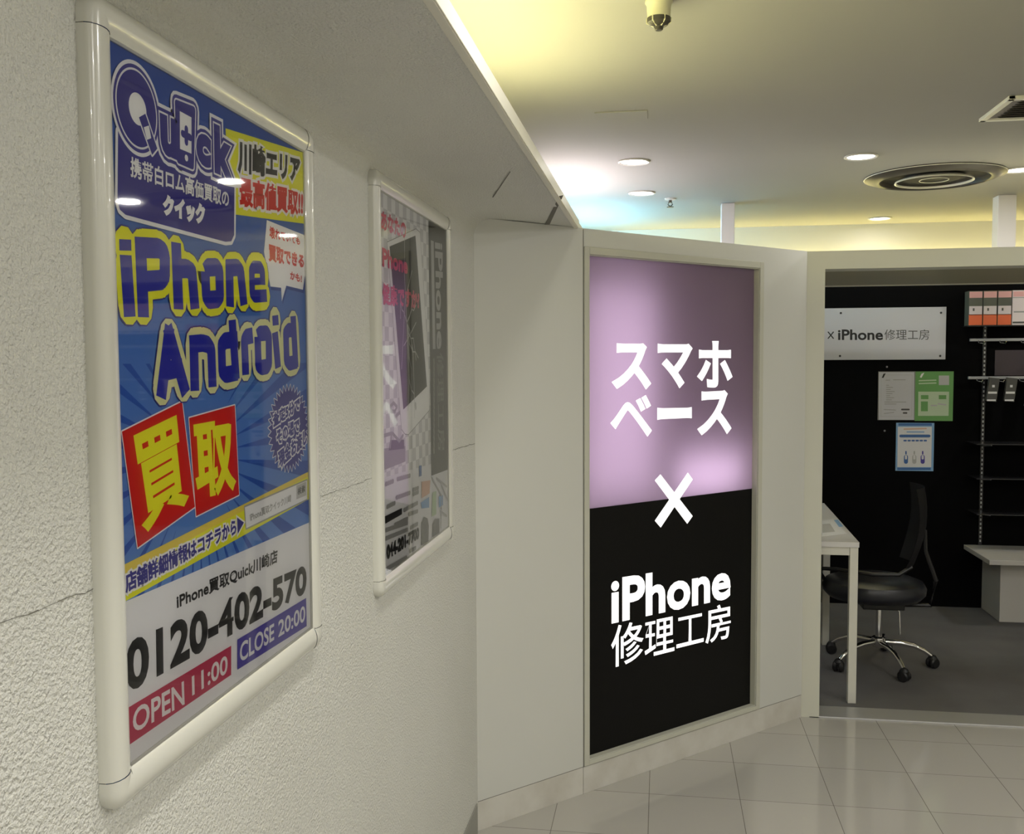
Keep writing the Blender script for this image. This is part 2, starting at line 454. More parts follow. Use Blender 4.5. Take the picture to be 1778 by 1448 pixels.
# torn joints in the paper: one horizontal joint at mid height, two across the soffit
def ragged(y0, y1, z0, z1, w):
    b = MB(); n = 26; pts = []
    for i in range(n + 1):
        t = i / n
        pts.append((XW + .0006, y0 + (y1 - y0) * t, z0 + (z1 - z0) * t + random.uniform(-.0016, .0016)))
    for a, c in zip(pts, pts[1:]):
        ww = w * random.uniform(.4, 1.1)
        b.poly([a, c, (c[0], c[1], c[2] + ww), (a[0], a[1], a[2] + ww)])
    return b
b = MB()
for seg in ((.5, .868, 1.240, 1.235, .0013), (1.50, 1.80, 1.238, 1.233, .0010), (2.52, 2.845, 1.222, 1.213, .0016)):
    r = ragged(*seg); r.bm.to_mesh(bpy.data.meshes.new('t')); me = bpy.data.meshes.new('t2'); r.bm.to_mesh(me); b.bm.from_mesh(me)
struct('trim_4', b, 'seam', label='thin ragged wallpaper joint at mid height')
b = MB()
p0, p1 = onz((975, 340), ZS - .0006), onz((950, 390), ZS - .0006)
b.poly([p0 + Vector((-.006, 0, 0)), p0 + Vector((.006, -.01, 0)), p1 + Vector((.008, 0, 0)), p1 + Vector((-.008, 0, 0))])
p0, p1 = onz((886, 298), ZS - .0006), onz((842, 362), ZS - .0006)
b.poly([p0 + Vector((-.001, 0, 0)), p0 + Vector((.001, 0, 0)), p1 + Vector((.003, 0, 0)), p1 + Vector((-.002, 0, 0))])
struct('trim_5', b, 'seam', label='dark joints across the soffit')

# ---- diagonal partition (local frame: u along, n towards the corridor)
A0 = Vector((-.566, 2.846, 0)); EU = Vector((S, S, 0)); EN = Vector((S, -S, 0)); EZ = Vector((0, 0, 1))
LEN = 1.606
PM = Matrix(((EU.x, EN.x, 0, A0.x), (EU.y, EN.y, 0, A0.y), (0, 0, 1, 0), (0, 0, 0, 1)))
def pbox(b, u0, u1, n0, n1, z0, z1, bevel=0): return b.box((u0, n0, z0), (u1, n1, z1), bevel=bevel, mtx=PM)
OU0, OU1, OZ0, OZ1, TH = .462, 1.318, .112, 1.812, .16
b = MB()
pbox(b, 0, OU0, -TH, 0, .095, ZS); pbox(b, OU1, LEN, -TH, 0, .095, ZS)
pbox(b, OU0, OU1, -TH, 0, .095, OZ0); pbox(b, OU0, OU1, -TH, 0, OZ1, ZS); pbox(b, OU0, OU1, -TH, -TH + .01, OZ0, OZ1)
struct('wall_partition', b, 'laminate', label='white laminate diagonal partition around the light box')
b = MB(); pbox(b, 0, .437, -TH, -.0005, 0, .0925, bevel=.001); pbox(b, .439, LEN - .0005, -TH, -.0005, 0, .0925, bevel=.001)
struct('baseboard_partition', b, 'kick', label='scuffed white kickboard under the diagonal partition')
b = MB(); pbox(b, .4365, .4395, -.001, .0004, .095, ZS - .003); pbox(b, 0, LEN, -.004, -.0012, .091, .096)
pbox(b, -.003, .003, -.001, .0006, 0, ZS - .03)
struct('trim_6', b, 'seam', label='thin dark panel joints of the partition')

# ---- shop front: jamb, lintel, canopy slab behind it
b = MB(); b.box((.567, YF, 0), (.641, YF + .12, 1.8235)); b.box((.567, YF, 1.8235), (3.6, YF + .12, ZS)); b.box((3.45, YF, 0), (4.2, YF + .12, 1.8235)); b.box((3.6, YF, 1.8235), (4.2, YF + .12, ZS))
struct('wall_front', b, 'jamb', label='cream jamb and lintel framing the shop opening')
b = MB(); b.box((.72, YF + .1201, 1.842), (4.2, 5.12, 1.885)); b.prism([(.05, 5.12, 1.842), (.72, 5.12, 1.842), (.72, YF + .1201, 1.842), (.05 + .63, YF + .1201, 1.842)], (0, 0, .043))
struct('ceiling_shop_slab', b, mat('slab_underside', (.40, .38, .27), .6), label='flat canopy slab above the shop entrance')
b = MB(); b.box((.05, 5.1201, 1.836), (4.2, 5.135, 1.892))
struct('trim_7', b, 'edge', label='pale edge strip of the canopy slab')
# ---- back wall: black display wall up to head height, cream wall above
b = MB(); b.box((-.66, YB, 0), (4.2, YB + .1, ZC))
struct('wall_back', b, 'plaster', label='cream wall above the black display wall')
b = MB(); b.box((-.5, YB - .06, 0), (4.2, YB - .001, 1.965))
struct('wall_back_lining', b, 'black', label='matte black display wall at the back of the shop')
YBK = YB - .06
b = MB(); b.box((4.1, -3, 0), (4.2, YB, ZC))
struct('wall_right', b, 'plaster')
b = MB(); b.box((XW - .1, -3.1, 0), (4.2, -3, ZC))
struct('wall_rear', b, 'plaster')
# shop's own side walls, black inside
b = MB(); b.prism([tuple(PM @ Vector((0.05, -TH - .02, .0))), tuple(PM @ Vector((LEN + .02, -TH - .02, 0))), tuple(PM @ Vector((LEN + .02, -TH - .004, 0))), tuple(PM @ Vector((0.05, -TH - .004, 0)))], (0, 0, 1.84))
struct('wall_shop_lining', b, 'black')

# ================================================================== CEILING FITTINGS
def torus(b, R, r, z, n=64, m=10, loc=(0, 0, 0), sq=1):
    t = bmesh.new(); rings = []
    for i in range(n):
        a = 2 * PI * i / n
        rings.append([t.verts.new((math.cos(a) * (R + r * math.cos(2 * PI * j / m)), math.sin(a) * (R + r * math.cos(2 * PI * j / m)), z + sq * r * math.sin(2 * PI * j / m))) for j in range(m)])
    for i in range(n):
        for j in range(m): t.faces.new((rings[i][j], rings[(i + 1) % n][j], rings[(i + 1) % n][(j + 1) % m], rings[i][(j + 1) % m]))
    bmesh.ops.recalc_face_normals(t, faces=t.faces); t.transform(Matrix.Translation(loc)); b.merge(t); return b

def downlight(x, y, label):
    t = thing('downlight', (x, y, ZC), label, 'ceiling light', 'round downlights in the ceiling')
    b = MB(); b.lathe([(.052, -.0005), (.064, -.0005), (.0645, -.004), (.060, -.007), (.052, -.004), (.050, -.0005)], 48, (x, y, ZC)); part('rim', b, 'downrim', t, True)
    b = MB(); b.lathe([(0, -.003), (.051, -.003), (.051, -.0008), (0, -.0008)], 40, (x, y, ZC)); part('diffuser', b, 'lampglow', t)
    return t
names = ['round lit downlight above the light box, nearer of the two at left', 'round lit downlight at left, farther from the viewer and next to the small sprinkler',
         'round lit downlight left of the round air diffuser', 'small round lit downlight farthest back above the shop', 'dazzling round downlight right of the round air diffuser at the picture edge',
         'round downlight above the unseen right part of the shop front', 'round downlight deep inside the right part of the shop']
for (x, y, p), n in zip(IN_LIGHTS, names): downlight(x, y, n)
for i, (x, y, p) in enumerate(OFF_LIGHTS): downlight(x, y, 'round downlight in the corridor ceiling behind the viewer').__setitem__('group', 'downlights behind the viewer')

# round air diffuser: dish, dark throat, inner cone rings
dx, dy = 1.173, 4.477
t = thing('air_diffuser', (dx, dy, ZC), 'large round bronze air diffuser with concentric rings in the ceiling', 'air vent')
b = MB(); b.lathe([(.287, 0), (.289, -.004), (.286, -.007), (.262, -.016), (.236, -.024), (.225, -.020), (.222, 0)], 80, (dx, dy, ZC)); part('outer_ring', b, 'vent', t, True)
b = MB(); b.lathe([(0, -.001), (.224, -.001), (.224, -.0003), (0, -.0003)], 60, (dx, dy, ZC)); part('throat', b, 'ventdark', t)
b = MB(); b.lathe([(.154, -.026), (.158, -.029), (.162, -.028), (.160, -.022), (.154, -.020), (.154, -.026)], 72, (dx, dy, ZC)); part('middle_cone', b, 'ventrim', t, True)
b = MB(); b.lathe([(0, -.016), (.05, -.016), (.075, -.020), (.13, -.012), (.13, -.009), (0, -.009)], 60, (dx, dy, ZC)); part('centre_plate', b, 'ventdark', t, True)
b = MB(); torus(b, .060, .0014, -.020, 40, 6, (dx, dy, ZC)); part('boss', b, 'ventrim', t, True)
b = MB(); torus(b, .2885, .0018, -.005, 80, 8, (dx, dy, ZC)); part('bright_bead', b, 'ventrim', t, True)

# square return-air vent at the right edge
q0, q1 = onz((1703, 206), ZC), onz((1748, 166), ZC)
vy0, vy1, vx0 = q0.y, q1.y, (q0.x + q1.x) / 2
vy0, vy1 = min(vy0, vy1), max(vy0, vy1); vw = vy1 - vy0
t = thing('return_air_vent', (vx0 + vw / 2, (vy0 + vy1) / 2, ZC), 'square framed air vent in the ceiling at the right edge', 'air vent')
b = MB()
for (a, c) in (((vx0, vy0), (vx0 + vw, vy0 + .02)), ((vx0, vy1 - .02), (vx0 + vw, vy1)), ((vx0, vy0), (vx0 + .02, vy1)), ((vx0 + vw - .02, vy0), (vx0 + vw, vy1))):
    b.box((*a, ZC - .012), (*c, ZC), bevel=.002)
part('frame', b, 'edge', t)
b = MB(); b.box((vx0 + .02, vy0 + .02, ZC - .005), (vx0 + vw - .02, vy1 - .02, ZC - .0005)); part('backing', b, mat('vent_backing', (.30, .28, .25), .7), t)
for k in range(9):
    y = vy0 + .04 + k * (vw - .08) / 8
    b = MB(); b.box((vx0 + .05, y - .009, ZC - .009), (vx0 + vw - .05, y + .009, ZC - .007), rot=Matrix.Rotation(.35, 3, 'X')); part('slat', b, 'vent', t)

# heat detector hanging near the top edge, small sprinkler, blank plate
p = ony((1144, 22), 2.21); hx, hy = p.x, 2.21
t = thing('heat_detector', (hx, hy, ZC), 'cream smoke detector with a black sensing cage under the ceiling', 'detector')
b = MB(); b.lathe([(0, 0), (.030, 0), (.031, -.006), (.027, -.012), (.0255, -.035), (.0265, -.040), (0, -.040)], 40, (hx, hy, ZC)); part('base', b, 'sens', t, True)
b = MB(); b.lathe([(0, -.0401), (.0262, -.0401), (.0262, -.050), (.019, -.056), (.010, -.058), (0, -.058)], 32, (hx, hy, ZC)); part('cage', b, 'sensdark', t, True)
for k in range(6):
    a = k * PI / 3
    b = MB(); b.tube([(hx + .0268 * math.cos(a), hy + .0268 * math.sin(a), ZC - .040), (hx + .0268 * math.cos(a), hy + .0268 * math.sin(a), ZC - .050), (hx + .011 * math.cos(a), hy + .011 * math.sin(a), ZC - .0585)], .0016, 6); part('cage_arm', b, 'sens', t)
b = MB(); b.lathe([(0, -.056), (.0095, -.057), (.0095, -.065), (.007, -.067), (0, -.067)], 24, (hx, hy, ZC)); part('sensor_tip', b, 'sensdark', t, True)
sx, sy = .037, 4.86
t = thing('sprinkler_head', (sx, sy, ZC), 'tiny dark sprinkler head beside the far left downlight', 'sprinkler')
b = MB(); b.lathe([(0, 0), (.028, 0), (.026, -.006), (.010, -.009), (0, -.009)], 28, (sx, sy, ZC)); part('escutcheon', b, 'downrim', t, True)
b = MB(); b.tube([(sx, sy, ZC - .009), (sx, sy, ZC - .02)], .008, 10); b.tube([(sx - .007, sy, ZC - .02), (sx - .011, sy, ZC - .03), (sx, sy, ZC - .040)], .003, 6); b.tube([(sx + .007, sy, ZC - .02), (sx + .011, sy, ZC - .03), (sx, sy, ZC - .040)], .003, 6); part('frame', b, 'sensdark', t)
b = MB(); b.lathe([(0, -.040), (.017, -.041), (.017, -.043), (0, -.044)], 16, (sx, sy, ZC)); part('deflector', b, 'sensdark', t)
p = onz((1079, 200), ZC)
b = MB(); b.box((p.x - .085, p.y - .05, ZC - .003), (p.x + .085, p.y + .05, ZC - .0001), bevel=.001)
tag(b.obj('ceiling_plate', 'ceiling'), 'faint blank plate painted in with the ceiling above the soffit edge', 'plate')

# posts between the canopy slab and the ceiling
for px_, w in ((1263, .066), (1744, .084)):
    q = ony((px_, 420), 5.08)
    b = MB(); b.box((q.x - w / 2, 5.05, 1.8852), (q.x + w / 2, 5.05 + w, ZC - .001), bevel=.002)
    tag(b.obj('support_post', 'post'), 'slim white square post, left one, rising above the light box partition' if px_ < 1500 else 'slim white square post, right one, rising above the shop lintel', 'post', 'square posts up to the ceiling')

# cove lamps
for nm, col, a, c, k in COVE:
    b = MB()
    b.tube([(a[0], a[1], 1.945), (c[0], c[1], 1.945)], .014, 12)
    m = mat('cove_tube_' + nm, col, .5, em=col, ems={'y': 66, 'w': 72, 'c': 125}[k])
    o = b.obj('cove_lamp', m); tag(o, nm + ' fluorescent tube lying on top of the soffit, hidden behind its edge', 'lamp', 'coloured cove tubes')
    bb = MB(); bb.box((a[0] - .02, a[1], 1.9051), (a[0] + .02, c[1], 1.931)); r = bb.obj('lamp_base', 'plaster'); r.parent = o
b = MB(); b.tube([(-.3, YB - .03, 1.995), (3.9, YB - .03, 1.995)], .012, 10)
o = b.obj('cove_lamp', mat('cove_tube_rear', YEL, .5, em=(1, .86, .33), ems=34)); tag(o, 'yellow tube lying on top of the black display wall', 'lamp', 'coloured cove tubes')
bb = MB(); bb.box((-.3, YB - .05, 1.9651), (3.9, YB - .01, 1.983)); r = bb.obj('lamp_base', 'plaster'); r.parent = o

# ================================================================== LIGHT BOX
lb = thing('lightbox_sign', tuple(PM @ Vector(((OU0 + OU1) / 2, -.03, OZ0))), 'tall backlit sign, lilac above and black below, with glowing white lettering', 'light box sign')
L0, L1, B0, B1 = .437, 1.340, .096, 1.836
b = MB()
pbox(b, L0 + .003, OU0, .0002, .005, B0, B1, bevel=.0015); pbox(b, OU1, L1, .0002, .005, B0, B1, bevel=.0015)
pbox(b, OU0, OU1, .0002, .005, B0, OZ0, bevel=.0015); pbox(b, OU0, OU1, .0002, .005, OZ1, B1, bevel=.0015)
part('frame', b, 'trimring', lb)
PN = -.024
b = MB()
pbox(b, OU0 + .0005, OU0 + .003, -TH + .012, .0, OZ0 + .0005, OZ1 - .0005); pbox(b, OU1 - .003, OU1 - .0005, -TH + .012, .0, OZ0 + .0005, OZ1 - .0005)
pbox(b, OU0 + .003, OU1 - .003, PN + .002, .0, OZ0 + .0005, OZ0 + .003); pbox(b, OU0 + .003, OU1 - .003, PN + .002, .0, OZ1 - .003, OZ1 - .0005)
part('reveal', b, 'trimring', lb)
b = MB(); pbox(b, OU0 + .003, OU1 - .003, -TH + .0105, -TH + .013, OZ0, OZ1); part('back_reflector', b, 'boxinside', lb)
ZM = .9645
b = MB(); pbox(b, OU0 + .003, OU1 - .003, PN - .003, PN, ZM, OZ1 - .001); part('lilac_panel', b, 'lilac', lb, label='lilac backlit acrylic panel')
b = MB(); pbox(b, OU0 + .003, OU1 - .003, PN - .003, PN, OZ0 + .001, ZM - .0001); part('black_panel', b, 'blackfilm', lb, label='black panel')
sh = Sheet(lb, A0 + EN * PN, EU, EZ, EN, step=.0001)
def rect(x0, y0, x1, y1, k=0): return [(x0, y0), (x1, y0 + k), (x1, y1 + k), (x0, y1)]
G = M['glowwhite']
for ch, q in (('ス', rect(1064, 596, 1129.5, 675)), ('マ', rect(1141.8, 597, 1201.5, 673)), ('ホ', rect(1211.4, 592, 1271, 673)),
              ('ベ', [(1060.6, 689), (1131, 686), (1131, 757), (1060.6, 759)]), ('ー', [(1141, 708), (1201, 707), (1201, 726), (1141, 729)]), ('ス', [(1212, 680), (1269, 677), (1269, 752), (1212, 756)])):
    sh.text('letter', ch, q, G, bold={'ー': .004, 'ベ': .0052}.get(ch, .0072), res=4)
qa, qb, qc, qd = sh.px((1138, 829)), sh.px((1201, 903)), sh.px((1196, 825)), sh.px((1142, 908))
mb = MB()
for bar in ([(1136.6, 834), (1146.5, 823.5), (1202.5, 896), (1193, 909.5)], [(1194, 820.5), (1202.5, 832.5), (1147, 916), (1136.6, 904)]):
    h_ = sh.h(); mb.poly([sh.at(sh.px(p), h_) for p in bar])
sh.fin(mb, 'letter', G)
sh.text('lettering', 'iPhone', [(1061, 1005), (1268, 973), (1268, 1039), (1061, 1084)], G, bold=.0065, res=4)
sh.text('lettering', '修理工房', [(1061, 1087), (1269, 1046), (1269, 1107), (1061, 1160)], G, bold=.0015, res=4)
# lamps inside the box
def boxlamp(u, z0, z1, p, w=.24):
    c = PM @ Vector((u, -TH + .03, (z0 + z1) / 2))
    o = area('lightbox_lamp', c, w, p, (1, .975, .99), size_y=z1 - z0)
    # face the panel: local -Z -> EN, local Y -> up
    x = EZ.cross(-EN) * -1; zax = -EN; yax = EZ; xax = yax.cross(zax)
    o.matrix_world = Matrix(((xax.x, yax.x, zax.x, c.x), (xax.y, yax.y, zax.y, c.y), (xax.z, yax.z, zax.z, c.z), (0, 0, 0, 1)))
boxlamp(.64, .98, 1.72, 1.7, .30)
boxlamp(1.08, .98, 1.10, .75, .34)
boxlamp(.62, .98, 1.2, .5, .3)

# ================================================================== POSTER FRAMES
def rr_loop(y0, y1, z0, z1, r, n=6):
    pts = []
    for (cy, cz, a0) in ((y1 - r, z1 - r, 0), (y0 + r, z1 - r, PI / 2), (y0 + r, z0 + r, PI), (y1 - r, z0 + r, 1.5 * PI)):
        for k in range(n + 1):
            a = a0 + PI / 2 * k / n; pts.append((cy + r * math.cos(a), cz + r * math.sin(a)))
    return pts
PROF = [(0, 0.0002), (0, .009), (.003, .0145), (.009, .018), (.016, .0195), (.023, .0192), (.030, .0172), (.0355, .0145), (.039, .0125), (.039, .006)]
def snap_frame(root, y0, y1, z0, z1, corner=.034):
    N = 6; loops = []
    for off, h in PROF:
        r = max(.022 - off, .0006)
        loops.append([(XW + h, y, z) for y, z in rr_loop(y0 + off, y1 - off, z0 + off, z1 - off, r, N)])
    n = len(loops[0])
    def strip(a, c):    # a, c: lists of profile points
        b = MB(); bb = b.bm
        A = [[bb.verts.new(p) for p in row] for row in a]
        for r0, r1 in zip(A, A[1:]):
            for k in range(len(r0) - 1): bb.faces.new((r0[k], r0[k + 1], r1[k + 1], r1[k]))
        return b
    for ci in range(4):
        idx = [ci * (N + 1) + k for k in range(N + 1)]
        # section rows: start of corner minus straight, the arc, plus straight
        def row(i): return [Vector(l[i]) for l in loops]
        prev, nxt = (idx[0] - 1) % n, (idx[-1] + 1) % n
        d0 = (Vector(loops[0][prev]) - Vector(loops[0][idx[0]])).normalized(); d1 = (Vector(loops[0][nxt]) - Vector(loops[0][idx[-1]])).normalized()
        def cut(i, d):   # profile row slid along the bar to the joint
            base = row(i); ref = base[0] + d * (corner - .022)
            return [p + d * (ref - p).dot(d) for p in base]
        rows = [cut(idx[0], d0)] + [row(i) for i in idx] + [cut(idx[-1], d1)]
        b = strip(rows, None)
        bmesh.ops.recalc_face_normals(b.bm, faces=b.bm.faces)
        if sum(f.normal.x * f.calc_area() for f in b.bm.faces) < 0:
            for f in b.bm.faces: f.normal_flip()
        part('corner_piece', b, 'alu', root, True)
        # rail from this corner's end to the next corner's start
        j = nxt
        dn = -d1
        def cut2(i, d, gap=.0007):
            base = row(i); ref = base[0] + d * (corner - .022 + gap)
            return [p + d * (ref - p).dot(d) for p in base]
        a = cut2(idx[-1], d1); c = cut2(j, dn)
        # slightly lower profile than the corner caps
        b = strip([[p - Vector((.0006, 0, 0)) for p in a], [p - Vector((.0006, 0, 0)) for p in c]], None)
        if sum(f.normal.x * f.calc_area() for f in b.bm.faces if (f.normal_update() or True)) < 0:
            for f in b.bm.faces: f.normal_flip()
        part('frame_rail', b, 'alu', root, True)
XP = XW + .010

def poster(y0, y1, z0, z1, label, paper):
    t = thing('framed_poster', (XW, (y0 + y1) / 2, (z0 + z1) / 2), label, 'poster')
    snap_frame(t, y0, y1, z0, z1)
    b = MB(); b.box((XW + .0003, y0 + .012, z0 + .012), (XP, y1 - .012, z1 - .012)); part('printed_sheet', b, paper, t)
    b = MB(); b.poly([(XP + .0033, y, z) for y, z in ((y0 + .033, z0 + .033), (y1 - .033, z0 + .033), (y1 - .033, z1 - .033), (y0 + .033, z1 - .033))]); part('clear_cover', b, 'glass', t)
    return t

P1 = (.868, 1.472, 1.002, 1.824)
t1 = poster(*P1, 'large framed advertising poster, blue and yellow, nearest on the left wall', 'posterblue')
e1 = Vector((0, 1, 0))
s1 = Sheet(t1, (XP, 0, 0), e1, EZ, (1, 0, 0))
iy0, iy1, iz0, iz1 = P1[0] + .04, P1[1] - .04, P1[2] + .04, P1[3] - .04
def CA(l): return [(130 + x * .24855, y * .24855) for x, y in l]
def CB(l): return [(130 + x * .24855, 340 + y * .24855) for x, y in l]
def CC(l): return [(130 + x * .24855, 660 + y * .24855) for x, y in l]
def CD(l): return [(130 + x * .29015, 980 + y * .29015) for x, y in l]
def clip(q):   # keep artwork inside the sheet
    return [Vector((min(max(p[0], iy0 - .008), iy1 + .008), min(max(p[1], iz0 - .008), iz1 + .008))) for p in q]
# sunburst behind the middle
ctr = s1.px((345, 790)); mb = MB()
for k in range(40):
    a = 2 * PI * k / 40; w = .038
    r0, r1 = .10, .42
    pts = [(ctr[0] + r * math.cos(a + d), ctr[1] + r * math.sin(a + d)) for r, d in ((r0, -.002), (r1, -w), (r1, w), (r0, .002))]
    pts = [Vector(p) for p in pts]
    if pts[1][0] < iy0 - .1 or pts[1][1] > 1.50 and False: pass
    # trim by bisecting against the sheet
    t_ = bmesh.new(); f = t_.faces.new([t_.verts.new((p[0], p[1], 0)) for p in pts])
    for co, no in (((iy0 - .008, 0, 0), (-1, 0, 0)), ((iy1 + .008, 0, 0), (1, 0, 0)), ((0, 1.02, 0), (0, -1, 0)), ((0, 1.46, 0), (0, 1, 0))):
        bmesh.ops.bisect_plane(t_, geom=t_.verts[:] + t_.edges[:] + t_.faces[:], plane_co=co, plane_no=no, clear_outer=True)
    h = s1.h()
    for f in t_.faces: mb.poly([s1.at((v.co.x, v.co.y), h) for v in f.verts])
    t_.free()
s1.fin(mb, 'sunburst', 'rays'); s1.up()
# lower white field
q = clip([s1.px(p) for p in [(205, 1050), (550, 901), (552, 1100), (205, 1352)]])
s1.poly('white_field', q, 'paper', raw=True)
# yellow band with the shop-details line
q = clip([s1.px(p) for p in [(208, 984), (537, 818), (537, 866), (212, 1047)]])
s1.poly('yellow_band', q, 'yellow', raw=True)
q = clip([s1.px(p) for p in [(208, 984), (537, 818), (537, 826), (208, 1000)]])
s1.poly('gold_band', q, 'gold', raw=True)
s1.text('lettering', '店舗詳細情報はコチラから▶', [(216, 996), (422, 893), (423, 921), (218, 1031)], 'navy', bold=.0009, outlines=[(.0024, 'white')], res=2)
LB = s1.layer
s1.poly('search_box', [(424.5, 881), (532.6, 834), (532.6, 866), (427, 917)], 'paper', border=(.0022, 'grey'))
s1.text('lettering', 'iPhone買取クイック川崎', [(432, 891), (505, 858), (505, 871), (434.5, 906)], 'grey', bold=.0004, res=2)
s1.poly('search_button', [(514, 843), (531, 836), (531, 860), (514, 867)], 'lightgrey')
s1.text('lettering', '検索', [(516, 847), (529, 841), (529, 854), (516, 860)], 'charcoal', bold=.0004, res=2)
# red cards
s1.layer = LB
s1.poly('red_card', CC([(795, 265), (1115, 175), (1145, 800), (845, 950)]), 'red', border=(.0016, 'white'))
s1.text('lettering', '取', CC([(822, 312), (1095, 262), (1122, 765), (850, 842)]), 'yellow', bold=.0038, res=3)
s1.poly('red_card', CC([(325, 360), (745, 150), (835, 885), (435, 1170)]), 'red', border=(.0016, 'white'))
s1.text('lettering', '買', CC([(378, 400), (728, 232), (790, 860), (482, 1075)]), 'yellow', bold=.0030, res=3)
# starburst badge
s1.layer = LB
cl, cr, ct, cb = s1.px((466, 755)), s1.px((536, 729)), s1.px((504, 667)), s1.px((504, 819))
bc = ((cl[0] + cr[0]) / 2 - .002, (ct[1] + cb[1]) / 2); ru, rv = (cr[0] - cl[0]) / 2, (ct[1] - cb[1]) / 2
star = []
for k in range(72):
    a = 2 * PI * k / 72; r = 1 if k % 2 else .84
    star.append(Vector((min(bc[0] + ru * r * math.cos(a), iy1 + .006), bc[1] + rv * r * math.sin(a))))
mb = MB(); s1.ribbon(mb, star + [star[0]], .0012, 6); s1.fin(mb, 'badge_edge', 'white'); s1.up()
mb = MB(); h = s1.h()
for k in range(72):
    mb.poly([s1.at(bc, h), s1.at(star[k], h), s1.at(star[(k + 1) % 72], h)])
s1.fin(mb, 'badge', 'navy'); s1.up()
for body, q in (('査定5分で', [(472, 718), (520, 688), (520, 711), (474, 743)]), ('その場で', [(478, 746), (519, 725), (519, 747), (481, 775)]), ('現金お渡し', [(481, 784), (532, 742), (532, 770), (485, 814)])):
    s1.text('lettering', body, q, 'navy', bold=.0012, outlines=[(.0022, 'white')], res=2)
# phone number block
s1.layer = LB - 3
s1.text('lettering', 'iPhone買取Quick川崎店', [(306, 1031), (481.6, 952.5), (481.6, 978), (307, 1060)], 'ink', bold=.0007, res=3)
s1.text('lettering', '0120-402-570', [(217, 1115), (532, 980), (532, 1029), (218.5, 1207)], 'ink', bold=.0030, res=4)
s1.poly('open_banner', [(220.5, 1229.5), (401, 1121), (401, 1171.5), (221.4, 1295)], 'crimson')
s1.text('lettering', 'OPEN', CD([(345, 868), (650, 695), (655, 838), (345, 1015)]), 'white', bold=.0008, res=4)
s1.text('lettering', '11:00', CD([(697, 670), (912, 537), (912, 648), (700, 787)]), 'white', bold=.0008, res=4)
s1.poly('close_banner', [(411.4, 1110.6), (531, 1038), (532, 1087), (411.4, 1163)], 'violet')
s1.text('lettering', 'CLOSE', CD([(985, 472), (1190, 350), (1190, 452), (985, 590)]), 'white', bold=.0008, res=4)
s1.text('lettering', '20:00', CD([(1215, 338), (1376, 242), (1376, 338), (1215, 437)]), 'white', bold=.0008, res=4)
# yellow area card
s1.layer = 3
s1.poly('yellow_card', [(391.4, 222.8), (528, 265.6), (529.5, 388.6), (398, 371)], 'yellow')
s1.text('lettering', '川崎エリア', [(412.8, 242), (521, 272), (520, 318), (412.8, 300)], 'ink', bold=.0022, outlines=[(.0040, 'white')], res=2)
s1.text('lettering', '最高値買取!!', [(415, 305.7), (526, 330.5), (525.4, 374.8), (416, 358)], 'red', bold=.0018, outlines=[(.0040, 'white')], res=2)
# speech bubble
s1.layer = LB + 3
bub = [(462.5, 382), (526, 407.6), (529.4, 412.5), (528.7, 477.4), (525.3, 503), (496.3, 496), (488.7, 523), (487.3, 499.5), (468.7, 497.4), (457.6, 437)]
s1.poly('bubble_shade', [(x + 1.5, y + 6) for x, y in bub], 'deep')
s1.poly('speech_bubble', bub, 'white')
s1.text('lettering', '壊れていても', [(467.3, 391.8), (520.5, 413), (520, 426), (467, 414)], 'red', bold=.0006, res=2)
s1.text('lettering', '買取できる', [(465, 423), (527, 443), (527, 466), (466, 454)], 'red', bold=.0012, res=2)
s1.text('lettering', 'かも!', [(503, 470.5), (523, 477), (523, 491), (503, 485)], 'red', bold=.0006, res=2)
# Android / iPhone words drawn as heavy strokes
s1.layer = LB + 7
AND = [[(650, 975), (605, 1345)], [(657, 975), (755, 1325)], [(630, 1225), (715, 1205)],
       [(832, 1300), (826, 1040)], [(826, 1035), (885, 1028), (925, 1038), (948, 1075), (955, 1275)],
       [(1108, 1005), (1045, 1012), (1020, 1045), (1025, 1225), (1050, 1250), (1108, 1238)], [(1098, 925), (1118, 1225)],
       [(1187, 1195), (1180, 1015), (1195, 985), (1215, 980)],
       [(1272, 985), (1290, 962), (1335, 958), (1350, 985), (1352, 1165), (1338, 1192), (1300, 1200), (1278, 1182), (1272, 985)],
       [(1398, 1005), (1411, 1150)],
       [(1523, 890), (1537, 1150)], [(1520, 938), (1490, 938), (1470, 962), (1476, 1148), (1495, 1172), (1530, 1162)]]
PHO = [[(353, 490), (372, 770)],
       [(453, 365), (470, 775)], [(470, 362), (580, 366), (612, 390), (622, 425), (622, 555), (598, 588), (480, 598)],
       [(703, 395), (716, 725)], [(716, 508), (778, 508), (812, 532), (828, 725)],
       [(905, 530), (925, 500), (985, 498), (1003, 525), (1008, 695), (990, 722), (930, 728), (912, 700), (905, 530)],
       [(1078, 715), (1074, 515)], [(1080, 503), (1130, 500), (1152, 528), (1170, 705)]]
PHE = [[(1306, 578), (1304, 530), (1290, 500), (1245, 498), (1230, 525), (1234, 680), (1250, 702), (1318, 698)]]
BAR = [[(1250, 598), (1312, 596)]]
DOT1 = [CB([(302, 302), (386, 306), (388, 384), (304, 382)])]
DOT2 = [CB([(1374, 838), (1416, 832), (1420, 902), (1378, 908)])]
TAIL = [[(345, 345), (346, 346)]]; TAIL2 = [[(1395, 868), (1396, 869)]]
s1.strokes('word_outline', [CB(l) for l in AND + TAIL2], .0212, 'navy')
s1.strokes('word_outline', [CB(l) for l in AND + TAIL2], .0196, 'cream')
s1.strokes('word', [CB(l) for l in AND], .0108, 'royal', square=True, polys=DOT2)
s1.strokes('word_outline', [CB(l) for l in PHO + PHE + TAIL], .0218, 'navy')
s1.strokes('word_outline', [CB(l) for l in PHO + PHE + TAIL], .0202, 'yellow')
s1.strokes('word', [CB(l) for l in PHO], .0112, 'royal', square=True, polys=DOT1)
s1.layer -= 1
